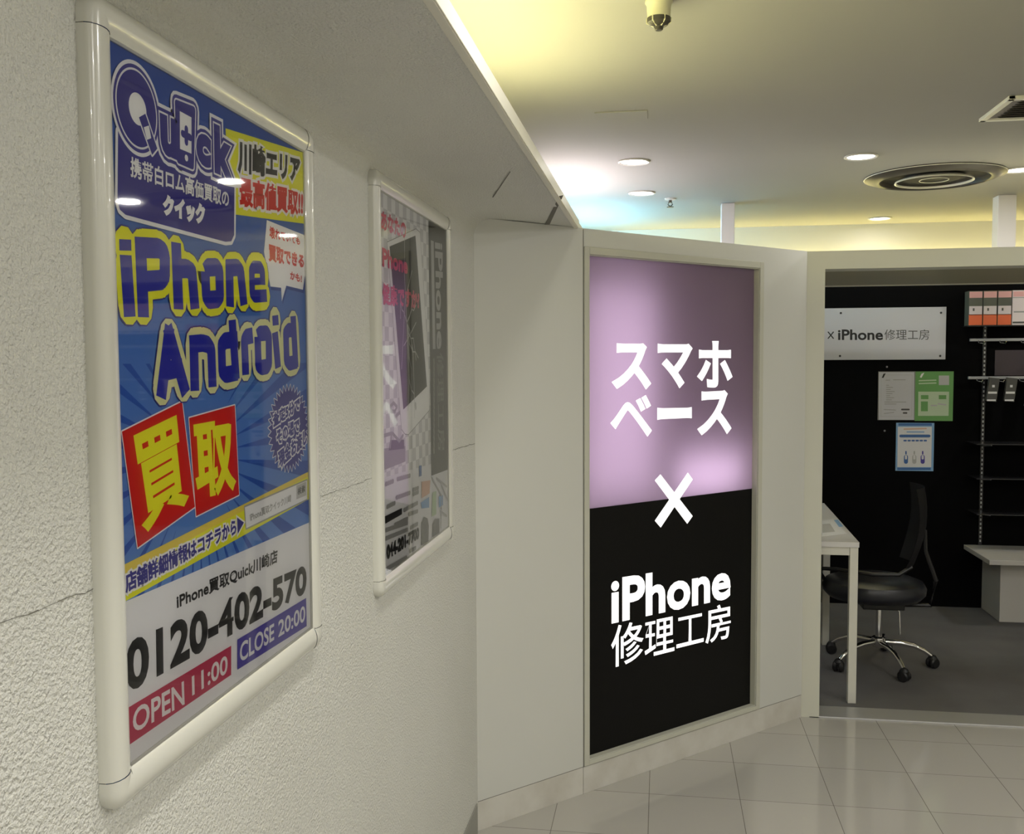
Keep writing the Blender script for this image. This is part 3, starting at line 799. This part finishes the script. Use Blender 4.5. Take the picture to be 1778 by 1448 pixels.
s1.strokes('word', [CB(l) for l in PHE], .0088, 'royal', square=True)
s1.layer -= 1
s1.strokes('word', [CB(l) for l in BAR], .0050, 'royal', square=True)
# logo: slab under it, then the letters in four stacked outlines
slab = [(203, 228), (202, 350), (206, 364), (216, 373), (390, 420), (400, 419), (405, 408), (405.5, 325), (399, 300), (380, 250)]
s1.strokes('logo_slab_border', [slab[:-1]], .0045, 'white')
s1.poly('logo_slab', slab, 'navy')
qL, qR, qT, qB = s1.px((200, 169)), s1.px((269, 205)), s1.px((226, 119)), s1.px((246, 258))
qc0 = Vector(((qL[0] + qR[0]) / 2, (qT[1] + qB[1]) / 2)); qru, qrv = (qR[0] - qL[0]) / 2, (qT[1] - qB[1]) / 2
iL, iR, iT, iB = s1.px((221, 178)), s1.px((252, 196)), s1.px((233, 160)), s1.px((241, 219))
ic = Vector(((iL[0] + iR[0]) / 2, (iT[1] + iB[1]) / 2)); iru, irv = (iR[0] - iL[0]) / 2, (iT[1] - iB[1]) / 2
def ell(c, a, b_, n=56): return [Vector((c[0] + a * math.cos(2 * PI * k / n), c[1] + b_ * math.sin(2 * PI * k / n))) for k in range(n)]
def logo_layer(w, m, q_=True):
    # every logo letter grown by w
    for ch, q in (('u', CA([(575, 770), (718, 835), (716, 1140), (590, 1085)])), ('c', CA([(832, 890), (950, 955), (945, 1200), (836, 1150)])), ('k', CA([(955, 845), (1082, 905), (1092, 1275), (962, 1215)]))):
        s1.text('logo_letter', ch, q, m, bold=w, res=4) if False else None
LET = (('u', CA([(582, 785), (712, 845), (712, 1128), (594, 1072)])), ('c', CA([(838, 905), (945, 965), (942, 1185), (842, 1140)])), ('k', CA([(962, 860), (1078, 915), (1088, 1262), (968, 1205)])))
PHONE = CA([(702, 722), (822, 768), (812, 1160), (716, 1118)])
def qletters(w, m, nm):
    mb = MB(); h = s1.h()
    e = ell(qc0, qru + w, qrv + w); mb.poly([s1.at(p, h) for p in e]); 
    s1.fin(mb, nm, m)
    mb = MB(); q = [s1.px(p) for p in PHONE]; s1.ribbon(mb, q + [q[0]], .004 + w, 12); h = s1.h(); mb.poly([s1.at(p, h) for p in q]); s1.fin(mb, nm, m)
    for ch, q in LET:
        # fixed ink size, growth by ribbon: compensate the inward shift used for bold
        uv = [s1.px(p) for p in q]; c = sum(uv, Vector((0, 0))) / 4; g = .0045 + w
        W = (uv[1] - uv[0]).length; H = (uv[0] - uv[3]).length
        uv = [Vector((c[0] + (p[0] - c[0]) * (1 + 2 * w / W), c[1] + (p[1] - c[1]) * (1 + 2 * w / H))) for p in uv]
        l0 = s1.layer; s1.text(nm, ch, uv, m, bold=g, raw=True, res=4); s1.layer = l0
    s1.up()
qletters(.0100, 'white', 'logo_outline'); qletters(.0060, 'navy', 'logo_outline'); qletters(.0022, 'white', 'logo_outline'); qletters(0, 'navy', 'logo_letter')
mb = MB(); h = s1.h(); mb.poly([s1.at(p, h) for p in ell(ic, iru, irv, 40)]); s1.fin(mb, 'logo_counter', 'white'); s1.up()
s1.poly('bandage', CA([(437, 820), (482, 795), (566, 1038), (530, 1083)]), 'navy', border=(.0022, 'white'))
s1.poly('bandage_pad', [(247, 221), (256, 218), (260, 240), (252.5, 243)], 'white')
s1.poly('phone_icon_screen', [(309.5, 193), (330, 204), (330, 267), (310, 258.5)], 'white')
s1.strokes('phone_icon_cross', [[(321, 224), (321, 247)], [(314.5, 232), (328, 239)]], .0042, 'navy')
s1.strokes('phone_icon_button', [[(320.8, 274.4), (321.2, 274.6)]], .0038, 'white')
s1.text('lettering', '携帯白ロム高価買取の', [(223, 271), (395, 331), (395, 361), (223.5, 307)], 'white', bold=.0006, res=3)
s1.text('lettering', 'クイック', [(280.5, 337), (353, 355), (353, 392), (281, 374)], 'white', bold=.0020, res=3)

# ---- second poster
P2 = (1.800, 2.464, .994, 1.836)
t2 = poster(*P2, 'pale framed poster with a cracked phone and dark side bar, farther along the left wall', 'checker')
s2 = Sheet(t2, (XP, 0, 0), e1, EZ, (1, 0, 0))
jy0, jy1, jz0, jz1 = P2[0] + .034, P2[1] - .034, P2[2] + .034, P2[3] - .034
def clip2(q): return [Vector((min(max(p[0], jy0), jy1), min(max(p[1], jz0), jz1))) for p in q]
E_ = lambda l: [(620 + x * .1934, 280 + y * .1934) for x, y in l]
H_ = lambda l: [(650 + x * .16568, 600 + y * .16568) for x, y in l]
I_ = lambda l: [(650 + x * .14508, 800 + y * .14508) for x, y in l]
s2.poly('text_field', clip2([s2.px(p) for p in [(664, 830), (750, 805), (780, 812), (782, 925), (664, 1003)]]), 'paper', raw=True)
s2.poly('picture_patch', clip2([s2.px(p) for p in H_([(90, 1080), (325, 1050), (325, 1215), (90, 1310)])]), 'grey', raw=True)
s2.poly('picture_dark_patch', H_([(165, 990), (310, 985), (312, 1080), (150, 1100)]), 'charcoal')  # dark printed patch over the grey picture patch
s2.strokes('hand_drawing', [H_([(165, 640), (200, 600), (235, 640), (215, 690), (180, 690), (165, 640)]), H_([(225, 740), (265, 700), (290, 740)]), H_([(95, 945), (180, 920), (165, 1060)]), H_([(190, 920), (260, 1000), (300, 940)])], .004, 'grey')
# phone
s2.poly('phone_body', [(672, 421), (722, 398), (729, 404), (746, 668), (745, 712), (709, 754), (703, 753), (697, 745)], 'white', border=(.0018, 'lens'))
s2.poly('phone_screen', [(676, 428), (721, 409), (741, 671), (700, 711)], 'ink')
s2.strokes('phone_button', [[(721, 702), (721.6, 708)]], .006, 'lightgrey')
cr = []
for k in range(11):
    a = random.uniform(0, 2 * PI); c0 = s2.px((706, 560)); pts = [c0]; r = 0
    for j in range(4):
        r += random.uniform(.02, .05); a += random.uniform(-.3, .3)
        pts.append(Vector((c0[0] + .55 * r * math.cos(a), c0[1] + r * 1.4 * math.sin(a))))
    cr.append(pts)
cr.append([s2.px((697, 640)), s2.px((703, 520)), s2.px((715, 470))]); cr.append([s2.px((701, 600)), s2.px((712, 580)), s2.px((722, 560))])
lim0, lim1 = s2.px((700, 600))[0], s2.px((728, 600))[0]
cr = [[Vector((min(max(p[0], lim0 - .02), lim1), p[1])) for p in l] for l in cr]
s2.strokes('crack_lines', cr, .0013, 'lightgrey', raw=True)
s2.poly('side_bar', clip2([s2.px(p) for p in [(743.5, 380), (778, 398), (777, 815.4), (748.7, 826)]]), 'charcoal', raw=True)
s2.text('lettering', 'iPhone', [(768, 423), (769.5, 606), (758, 606), (754.5, 420)], 'lightgrey', bold=.0032, res=3)
s2.text('lettering', '修理工房', [(769.5, 612), (772, 782), (760, 785), (758, 612)], 'lens', bold=.001, res=3)
s2.poly('pale_strip', [(747.5, 417), (752.5, 419), (755.5, 606), (751, 606)], 'lightgrey')
s2.strokes('small_print', [[(752.8, 625 + k * 11), (753.1, 631 + k * 11)] for k in range(15)], .005, 'grey')
s2.text('lettering', 'あなたの', E_([(210, 440), (435, 545), (435, 700), (212, 612)]), 'pink', bold=.0016, res=3)
s2.text('lettering', 'Phone', E_([(222, 772), (450, 870), (450, 1015), (225, 945)]), 'pink', bold=.0022, res=3)
s2.text('lettering', '健康ですか?', E_([(222, 1090), (555, 1160), (555, 1335), (226, 1285)]), 'pink', bold=.0020, res=3)
s2.poly('text_block', clip2([s2.px(p) for p in I_([(120, 665), (325, 565), (325, 640), (125, 755)])]), 'ink', raw=True)
rows = []
for (x0, y0, x1, y1) in ((130, 280, 230, 240), (270, 220, 430, 175), (260, 440, 430, 380), (350, 590, 520, 500), (240, 770, 400, 690), (410, 640, 520, 600), (130, 830, 400, 740), (130, 930, 400, 820), (430, 800, 520, 750), (420, 1080, 500, 1040), (150, 1290, 390, 1150), (150, 550, 250, 500), (460, 350, 530, 320), (460, 400, 530, 370)):
    nseg = max(3, int((x1 - x0) / 22))
    for k in range(nseg):
        a, c = k / nseg, (k + .6) / nseg
        rows.append(I_([(x0 + (x1 - x0) * a, y0 + (y1 - y0) * a), (x0 + (x1 - x0) * c, y0 + (y1 - y0) * c)]))
s2.strokes('small_print', rows, .0048, 'grey')
s2.poly('blue_mark', I_([(530, 60), (560, 55), (560, 180), (532, 190)]), 'blueband')
s2.text('lettering', '044-201-7700', I_([(140, 1010), (530, 790), (530, 930), (145, 1190)]), 'ink', bold=.0022, res=3)
s2.poly('map_patch', I_([(560, 250), (665, 232), (655, 390), (560, 450)]), 'peach')
s2.poly('map_patch', I_([(552, 500), (650, 430), (650, 560), (560, 570)]), 'sky')
s2.poly('map_patch', I_([(690, 380), (735, 360), (735, 640), (680, 670)]), 'softgreen')
s2.poly('map_patch', I_([(765, 430), (815, 410), (815, 530), (765, 560)]), 'sky')
s2.poly('dark_badge', I_([(556, 740), (590, 670), (630, 690), (645, 780), (640, 965), (556, 1015)]), 'lens')
s2.poly('dark_badge', I_([(690, 760), (720, 695), (770, 690), (772, 860), (690, 915)]), 'lens')
s2.strokes('map_lines', [I_([(740, 210), (860, 310)]), I_([(800, 300), (870, 470)]), I_([(780, 600), (860, 660)]), I_([(680, 200), (800, 420), (790, 800)])], .003, 'lightgrey')

# ================================================================== SHOP INTERIOR
# table with steel legs behind the jamb
TZ, TX1, TY0, TY1 = .695, .823, 4.165, 5.30
t = thing('side_table', (.45, 4.7, 0), 'white laminate table on square steel legs, half hidden behind the jamb', 'table')
TX0 = .05
for (x, y) in ((TX1 - .036, TY0 + .012), (TX1 - .036, 4.9), ):
    pass
b = MB(); b.prism([(TX1, TY0, TZ - .022), (TX1 + .04, TY1, TZ - .022), (.55, TY1, TZ - .022), (.59, TY0, TZ - .022)], (0, 0, .022)); part('tabletop', b, 'tablewhite', t)
LW = .034
for (x, y) in ((TX1 - LW - .002, TY0 + .006), (TX1 - .006, 5.02)):
    b = MB(); b.box((x, y, .0015), (x + LW, y + LW, TZ - .0222), bevel=.002); part('leg', b, 'tableleg', t)
b = MB(); b.box((.597, TY0 + .0065, .0015), (.597 + LW, TY0 + .0065 + LW, TZ - .0222), bevel=.002); part('leg', b, 'tableleg', t)
b = MB(); b.box((.597 + LW, TY0 + .010, TZ - .058), (TX1 - LW - .0022, TY0 + .036, TZ - .0222), bevel=.001); part('apron', b, 'tableleg', t)
b = MB(); b.box((TX1 - LW, TY0 + LW + .008, TZ - .055), (TX1 - .012, 5.01, TZ - .0222), bevel=.001); part('apron', b, 'tableleg', t)
# leaflet on the table
lf = thing('leaflet', (.74, 4.4, TZ), 'white leaflet with a blue strip lying on the white table', 'leaflet')
cs = [onz(p, TZ + .0012) for p in ((1427, 904), (1446, 901), (1470, 926), (1427, 931))]
b = MB(); b.prism([tuple(c) for c in cs], (0, 0, -.001)); part('sheet', b, 'paper', lf)
cs = [onz(p, TZ + .0016) for p in ((1448, 903), (1455, 902), (1464, 914), (1457, 915))]
b = MB(); b.poly([tuple(c) for c in cs]); part('printed_strip', b, 'sky', lf)
cs = [onz(p, TZ + .0016) for p in ((1428, 910), (1441, 909), (1450, 923), (1428, 925))]
b = MB(); b.poly([tuple(c) for c in cs]); part('printed_block', b, 'lightgrey', lf)

# swivel chair
cx, cy = 1.03, 4.735
t = thing('swivel_chair', (cx, cy, 0), 'black leatherette swivel chair on a chrome five-star caster base', 'chair')
for k in range(5):
    a = math.radians(213 + 72 * k); ca, sa = math.cos(a), math.sin(a)
    rr_ = [(.03, .115), (.10, .112), (.16, .102), (.205, .082), (.238, .058)]
    b = MB(); b.tube([(cx + r * ca, cy + r * sa, z) for r, z in rr_], .012, 10, radii=[.015, .014, .012, .011, .009])
    leg = part('base_arm', b, 'chrome', t, True)
    wx, wy = cx + .245 * ca, cy + .245 * sa
    for sgn in (-1, 1):
        d = Vector((-math.sin(a + .6), math.cos(a + .6), 0)) * sgn
        mtx = Matrix.Translation((wx + d.x * .014, wy + d.y * .014, .0265)) @ d.to_track_quat('Z', 'Y').to_matrix().to_4x4()
        b = MB(); b.lathe([(0, -.010), (.020, -.010), (.0252, -.006), (.0252, .004), (.020, .010), (0, .011)], 24, mtx=mtx)
        part('caster_wheel', b, 'blackplastic', t, True)
    b = MB(); b.lathe([(0, .062), (.014, .060), (.022, .048), (.020, .036), (0, .036)], 16, (wx, wy, 0)); part('caster_hood', b, 'blackplastic', t, True)
b = MB(); b.lathe([(0, .090), (.028, .090), (.034, .105), (.030, .135), (.020, .142), (0, .142)], 24, (cx, cy, 0)); part('hub', b, 'chrome', t, True)
b = MB(); b.lathe([(0, .142), (.017, .142), (.017, .285), (0, .285)], 20, (cx, cy, 0)); part('gas_column', b, 'chrome', t, True)
b = MB(); b.tube([(cx + .05, cy - .02, .29), (cx + .085, cy - .03, .27), (cx + .09, cy - .035, .16)], .004, 8); part('height_lever', b, 'chrome', t, True)
b = MB(); b.box((cx - .09, cy - .08, .285), (cx + .10, cy + .08, .326), bevel=.006); part('seat_plate', b, 'blackplastic', t)
b = MB(); b.lathe([(0, .303), (.15, .303), (.195, .312), (.215, .335), (.218, .362), (.205, .388), (.17, .402), (.10, .407), (0, .405)], 56, (0, 0, 0))
b.bm.transform(Matrix.Translation((cx - .025, cy, .022)) @ Matrix.Diagonal((1.08, 1, 1, 1))); part('seat', b, 'leather', t, True)
# backrest: curved shell on a bent stem at the right rear, arm loop at the left
b = MB(); b.tube([(cx + .08, cy, .295), (cx + .23, cy - .01, .30), (cx + .25, cy - .02, .42), (cx + .20, cy - .02, .56), (cx + .195, cy - .02, .66)], .011, 8); part('back_stem', b, 'blackplastic', t, True)
b = MB(); tt = bmesh.new(); g = []
for i in range(9):
    v = i / 8; row = []
    for j in range(9):
        u = (j / 8 - .5) * 2
        ang = math.radians(-8)
        ax, ay = math.cos(ang), math.sin(ang)       # back faces away from the seat centre
        wv = .19 * (1 - .25 * abs(2 * v - 1) ** 2.5)
        dep = .150 + .03 * v - .05 * u * u + .035 * math.sin(v * PI * .9)
        row.append(tt.verts.new((cx + ax * dep - ay * u * wv, cy + ay * dep + ax * u * wv, .50 + .37 * v)))
    g.append(row)
for i in range(8):
    for j in range(8): tt.faces.new((g[i][j], g[i][j + 1], g[i + 1][j + 1], g[i + 1][j]))
bmesh.ops.solidify(tt, geom=tt.faces[:], thickness=.014); bmesh.ops.recalc_face_normals(tt, faces=tt.faces); b.merge(tt)
part('backrest', b, 'mesh_back', t, True)
for pts in ([(cx - .20, cy + .12, .33), (cx - .27, cy + .10, .44), (cx - .20, cy - .02, .462), (cx - .05, cy - .10, .458), (cx + .06, cy - .12, .465), (cx + .12, cy - .10, .50)],):
    b = MB(); b.tube(pts, .010, 8); part('armrest', b, 'blackplastic', t, True)

# low white bench
fz = ony((1725, 978), 5.50).z; topz = .375
t = thing('display_bench', (2.3, 5.7, 0), 'low white bench with an overhanging top against the black wall', 'bench')
bx0 = ony((1718, 974), 5.47).x
b = MB(); b.box((bx0, 5.47, topz - .026), (3.6, YBK - .001, topz), bevel=.002); part('bench_top', b, 'bench', t)
b = MB(); b.box((1.862, 5.612, .001), (3.5, YBK - .001, topz - .0262), bevel=.002); part('bench_box', b, 'bench', t)

# notices and the shop's name board on the black wall
def wall_sheet(name, x0, y0, x1, y1, m, label, cat, th=.002, group=None):
    a, c = ony((x0, y0), YBK), ony((x1, y1), YBK)
    t = thing(name, ((a.x + c.x) / 2, YBK, (a.z + c.z) / 2), label, cat, group)
    b = MB(); b.box((a.x, YBK - th, c.z), (c.x, YBK - .0003, a.z), bevel=.0004 if th < .004 else .001); part('board' if th > .004 else 'sheet', b, m, t)
    return t, Sheet(t, (0, YBK - th, 0), (1, 0, 0), EZ, (0, -1, 0))
t, s = wall_sheet('name_board', 1290, 537.5, 1640.5, 624, 'signwhite', 'wide white shop name board with black lettering screwed to the black wall', 'sign', .012)
s.strokes('lettering', [[(1438, 576.5), (1447, 587.5)], [(1447, 576.5), (1438, 587.5)]], .0032, 'ink')
s.text('lettering', 'iPhone', [(1455, 572), (1533, 572), (1533, 590.5), (1455, 590.5)], 'ink', bold=.0022, res=4)
s.text('lettering', '修理工房', [(1535.6, 572), (1613.5, 572), (1613.5, 590), (1535.6, 590)], 'charcoal', bold=.0, res=3)
for (x, y) in ((1460, 543.5), (1634, 543), (1458.5, 618), (1632.5, 618)):
    c = ony((x, y), YBK - .012); b = MB(); b.lathe([(0, .004), (.005, .0035), (.0065, 0), (0, 0)], 16, mtx=Matrix.Translation((c.x, YBK - .012, c.z)) @ Matrix.Rotation(PI / 2, 4, 'X')); part('screw', b, 'blackplastic', t)
t, s = wall_sheet('notice_sheet', 1525, 645, 1588, 729.5, 'lens', 'white printed notice with small text, left of the green one', 'notice')
s.poly('printed_page', [(1526, 646), (1587.5, 646), (1587, 729), (1525.8, 729)], mat('notice_white', (.62, .62, .66), .5))
s.strokes('page_rule', [[(1530, 651), (1584, 651), (1583, 723), (1529.5, 723), (1530, 651)]], .0012, 'lightgrey')
s.poly('corner_mark', [(1531, 656), (1534, 649), (1538, 648), (1534, 656)], 'ink')
rows = [[(1538, 660), (1545, 660)], [(1551, 659.5), (1572, 659.5)]]
for k in range(9): rows.append([(1539, 669 + k * 3.6), (1543 + (k * 7) % 11, 669 + k * 3.6)])
rows += [[(1536, 698), (1573, 698)], [(1536, 701.5), (1556, 701.5)], [(1535, 711), (1555, 712)], [(1535, 718), (1552, 716)]]
s.strokes('small_print', rows, .0017, 'grey'); s.strokes('small_print', [[(1566, 711), (1578, 711)], [(1569, 717), (1574, 717)]], .005, 'charcoal')
t, s = wall_sheet('notice_sheet', 1589.5, 645, 1654, 731, 'green', 'green and white printed notice, right of the white one', 'notice')
s.poly('white_field', [(1594.5, 680), (1648, 680), (1647, 722), (1594, 722)], 'softgreen')
s.poly('blank_square', [(1630, 652), (1648, 652), (1648, 668.5), (1630, 668.5)], 'lightgrey')
s.poly('tick_mark', [(1597, 655), (1600, 649), (1605, 647), (1600, 656)], 'white')
s.strokes('small_print', [[(1596, 661), (1625, 660)], [(1596, 666), (1625, 665)]], .0035, 'softgreen')
for q in ((1599, 686, 1612, 693), (1630, 686, 1643, 693), (1599, 697, 1611, 714)):
    s.poly('green_block', [(q[0], q[1]), (q[2], q[1]), (q[2], q[3]), (q[0], q[3])], 'green')
s.strokes('small_print', [[(1617, 704), (1626, 704)], [(1629, 701), (1642, 703)]], .004, 'lightgrey')
t, s = wall_sheet('notice_sheet', 1556, 734, 1620.5, 818, 'sky', 'pale blue printed notice with three bottle pictures, below the other two', 'notice')
s.poly('white_field', [(1559, 741), (1618, 741), (1617, 811), (1558, 811)], 'paper')
s.poly('blue_bar', [(1560, 735), (1618, 735), (1618, 739), (1560, 739)], 'blueband')
s.poly('blue_bar', [(1558, 812), (1616, 812), (1616, 816), (1558, 816)], 'blueband')
s.strokes('small_print', [[(1570, 745), (1608, 744)]], .004, 'peach'); s.strokes('small_print', [[(1575, 750), (1604, 750)]], .0035, 'sky')
s.strokes('blue_bar', [[(1564, 757), (1613, 757)]], .0085, 'blueband')
s.strokes('small_print', [[(1570 + k * 7, 765), (1573 + k * 7, 765)] for k in range(6)], .005, 'blueband')
for k, m_ in ((0, 'blueband'), (1, 'lightgrey'), (2, 'violet')):
    x = 1573 + k * 14.5
    s.strokes('bottle_picture', [[(x, 784), (x, 788)]], .004, m_); s.strokes('bottle_picture', [[(x, 793), (x, 802)]], .0115, m_); s.strokes('bottle_picture', [[(x, 792), (x, 796)]], .006, 'paper')
for (x, y) in ((1536, 748), (1540, 637)):
    c = ony((x, y), YBK); b = MB(); b.lathe([(0, .004), (.004, .003), (.006, 0), (0, 0)], 12, mtx=Matrix.Translation((c.x, YBK, c.z)) @ Matrix.Rotation(PI / 2, 4, 'X'))
    tag(b.obj('wall_screw', 'rail'), 'single pale screw head in the black wall, ' + ('left of the pale blue notice' if y > 700 else 'above the white notice'), 'screw')

# slotted uprights, bars, shelves, goods
def upright(px_):
    a, c = ony((px_, 500), YBK), ony((px_ - 7, 945), YBK)
    t = thing('slotted_upright', (a.x, YBK, topz), 'slotted steel upright for shelves on the black wall' if px_ < 1778 else 'slotted steel upright farther right on the black wall', 'shelf upright', None)
    b = MB(); x = a.x
    b.box((x - .010, YBK - .012, topz + .001), (x + .010, YBK - .0005, 1.80), bevel=.001); part('channel', b, 'darkglass', t)
    b = MB()
    z = topz + .02
    while z < 1.78: b.box((x - .004, YBK - .0128, z), (x + .004, YBK - .0121, z + .013)); z += .025
    part('slots', b, 'bar', t); return x
ux = upright(1711)
SX = ony((1684, 590), YBK - .06).x
def hbar(x0, x1, z, label):
    t = thing('cross_bar', (x0, YBK - .03, z), label, 'display rail')
    b = MB(); b.box((x0, YBK - .045, z - .008), (x1, YBK - .030, z + .008), bevel=.002); part('bar', b, 'bar', t)
    for xx in ((x0 + .05, ux)): 
        b = MB(); b.box((xx - .008, YBK - .030, z - .006), (xx + .008, YBK - .0128, z + .006)); part('bracket', b, 'bar', t)
    n = 0; xx = x0 + .045
    while xx < x1 - .05:
        b = MB(); b.tube([(xx, YBK - .046, z - .006), (xx, YBK - .06, z - .018), (xx, YBK - .14, z - .022), (xx, YBK - .15, z - .012)], .003, 6); part('hook', b, 'chrome', t)
        xx += .115
    return t
zb1 = ony((1730, 590), YBK - .04).z; zb2 = ony((1700, 656), YBK - .04).z
hbar(ony((1684, 590), YBK - .04).x, 3.4, zb1, 'grey display rail with hooks below the row of boxes')
hbar(ony((1681, 656), YBK - .04).x, 3.4, zb2, 'lower grey display rail carrying the hanging black packs')
for y_, lab in ((768, 'top'), (828, 'middle'), (890, 'lowest')):
    z = ony((1760, y_ + 3), YBK - .17).z
    t = thing('display_shelf', (2.6, YBK - .1, z), 'thin dark display shelf on the black wall, ' + lab + ' of the three', 'shelf')
    b = MB(); b.box((ony((1693, y_), YBK - .17).x, YBK - .20, z - .004), (3.3, YBK - .014, z + .002), bevel=.0008); part('shelf_board', b, 'darkglass', t)
    for xx in (ux,):
        b = MB(); b.prism([(xx - .002, YBK - .0129, z - .0045), (xx - .002, YBK - .17, z - .0045), (xx - .002, YBK - .17, z - .012), (xx - .002, YBK - .0129, z - .03)], (.004, 0, 0)); part('bracket', b, 'bar', t)
# boxes on the top shelf
z0, z1 = ony((1700, 565), YBK - .10).z, ony((1700, 505), YBK - .10).z
t = thing('box_shelf', (2.3, YBK - .06, z0 - .006), 'thin shelf under the row of small boxes', 'shelf')
xa = ony((1681, 565), YBK - .10).x
b = MB(); b.box((xa - .004, YBK - .105, z0 - .006), (3.3, YBK - .013, z0 - .0005)); part('shelf_board', b, 'darkglass', t)
pw = ony((1706, 565), YBK - .10).x - xa
BW, BO, BP, BK = mat('pack_white', (.78, .70, .72), .4), mat('pack_orange', (.80, .16, .06), .4), mat('pack_pink', (.78, .42, .42), .4), mat('pack_grey', (.10, .11, .09), .4)
for k in range(13):
    x = xa + k * pw; orange = k < 3
    nm = ['leftmost', 'second', 'third'][k] if orange else None
    t = thing('product_box', (x + pw / 2, YBK - .06, z0), (nm + ' of the three orange and grey product boxes in the shelf row') if orange else ('white and pink product box right of the orange ones in the shelf row' if k < 5 else 'white and pink product box farther right in the shelf row'), 'product box', 'small product boxes in the shelf row' )
    b = MB(); b.box((x + .002, YBK - .099, z0), (x + pw - .002, YBK - .02, z1), bevel=.0015); part('carton', b, BK if orange else BW, t)
    def band(f0, f1, m_, nm_, inset=.004):
        b = MB(); b.box((x + inset, YBK - .0996, z0 + (z1 - z0) * f0), (x + pw - inset, YBK - .0991, z0 + (z1 - z0) * f1)); part(nm_, b, m_, t)
    if orange:
        band(.80, .98, BP, 'pink_band'); band(.30, .56, BW, 'white_window'); band(.01, .32, BO, 'orange_band', .003); 
        b = MB(); b.box((x + pw * .3, YBK - .1002, z0 + (z1 - z0) * .42), (x + pw * .42, YBK - .0997, z0 + (z1 - z0) * .5)); part('dark_mark', b, 'charcoal', t)
    else:
        band(.78, .80, 'grey', 'dark_line'); band(.36, .40, 'grey', 'dark_line', .01); band(.05, .10, 'charcoal', 'dark_line', .006); band(.82, .97, BP, 'pink_band', .006)
# hanging black packs
for i, px_ in enumerate((1724, 1755, 1793, 1824, 1856)):
    yk = YBK - .10
    c = ony((px_, 660), yk); a = ony((px_ - 12, 664), yk); d = ony((px_ + 10, 697), yk)
    white = i == 2
    x0_, x1_, zt, zb = c.x - .030, c.x + .026, ony((px_, 656), yk).z, ony((px_, 697 if not white else 706), yk).z
    t = thing('hanging_pack', (c.x, yk, zt), ['black hanging pack with white stripes, left one on the lower rail', 'black hanging pack with white stripes, right one on the lower rail', 'white hanging pack beside the black ones', 'black hanging pack farther right on the lower rail', 'black hanging pack farthest right on the lower rail'][i], 'hanging pack', 'packs hanging from the lower rail')
    b = MB(); b.box((x0_, yk - .012, zb), (x1_, yk + .012, zt), bevel=.002, rot=Matrix.Rotation(.12, 3, 'Y')); part('pack', b, BW if white else 'charcoal', t)
    if not white:
        for f0, f1 in ((.02, .09), (.33, .42), (.60, .70)):
            w_ = (x1_ - x0_) * (.42 if f0 != .60 else .12)
            zz0, zz1 = zb + (zt - zb) * f0, zb + (zt - zb) * f1
            xc = (x0_ + x1_) / 2 - .12 * (((zt + zb) / 2) - zz0) * 1
            b = MB(); b.box((xc - w_, yk - .0135, zz0), (xc + w_, yk - .0122, zz1)); part('white_stripe', b, 'white', t)
# plum back panel
a, c = ony((1728, 608), YBK - .004), ony((1778, 652), YBK - .004)
b = MB(); b.box((a.x, YBK - .004, c.z), (3.2, YBK - .0005, a.z)); tag(b.obj('back_panel', 'plum'), 'dark plum panel on the black wall behind the rails', 'panel')
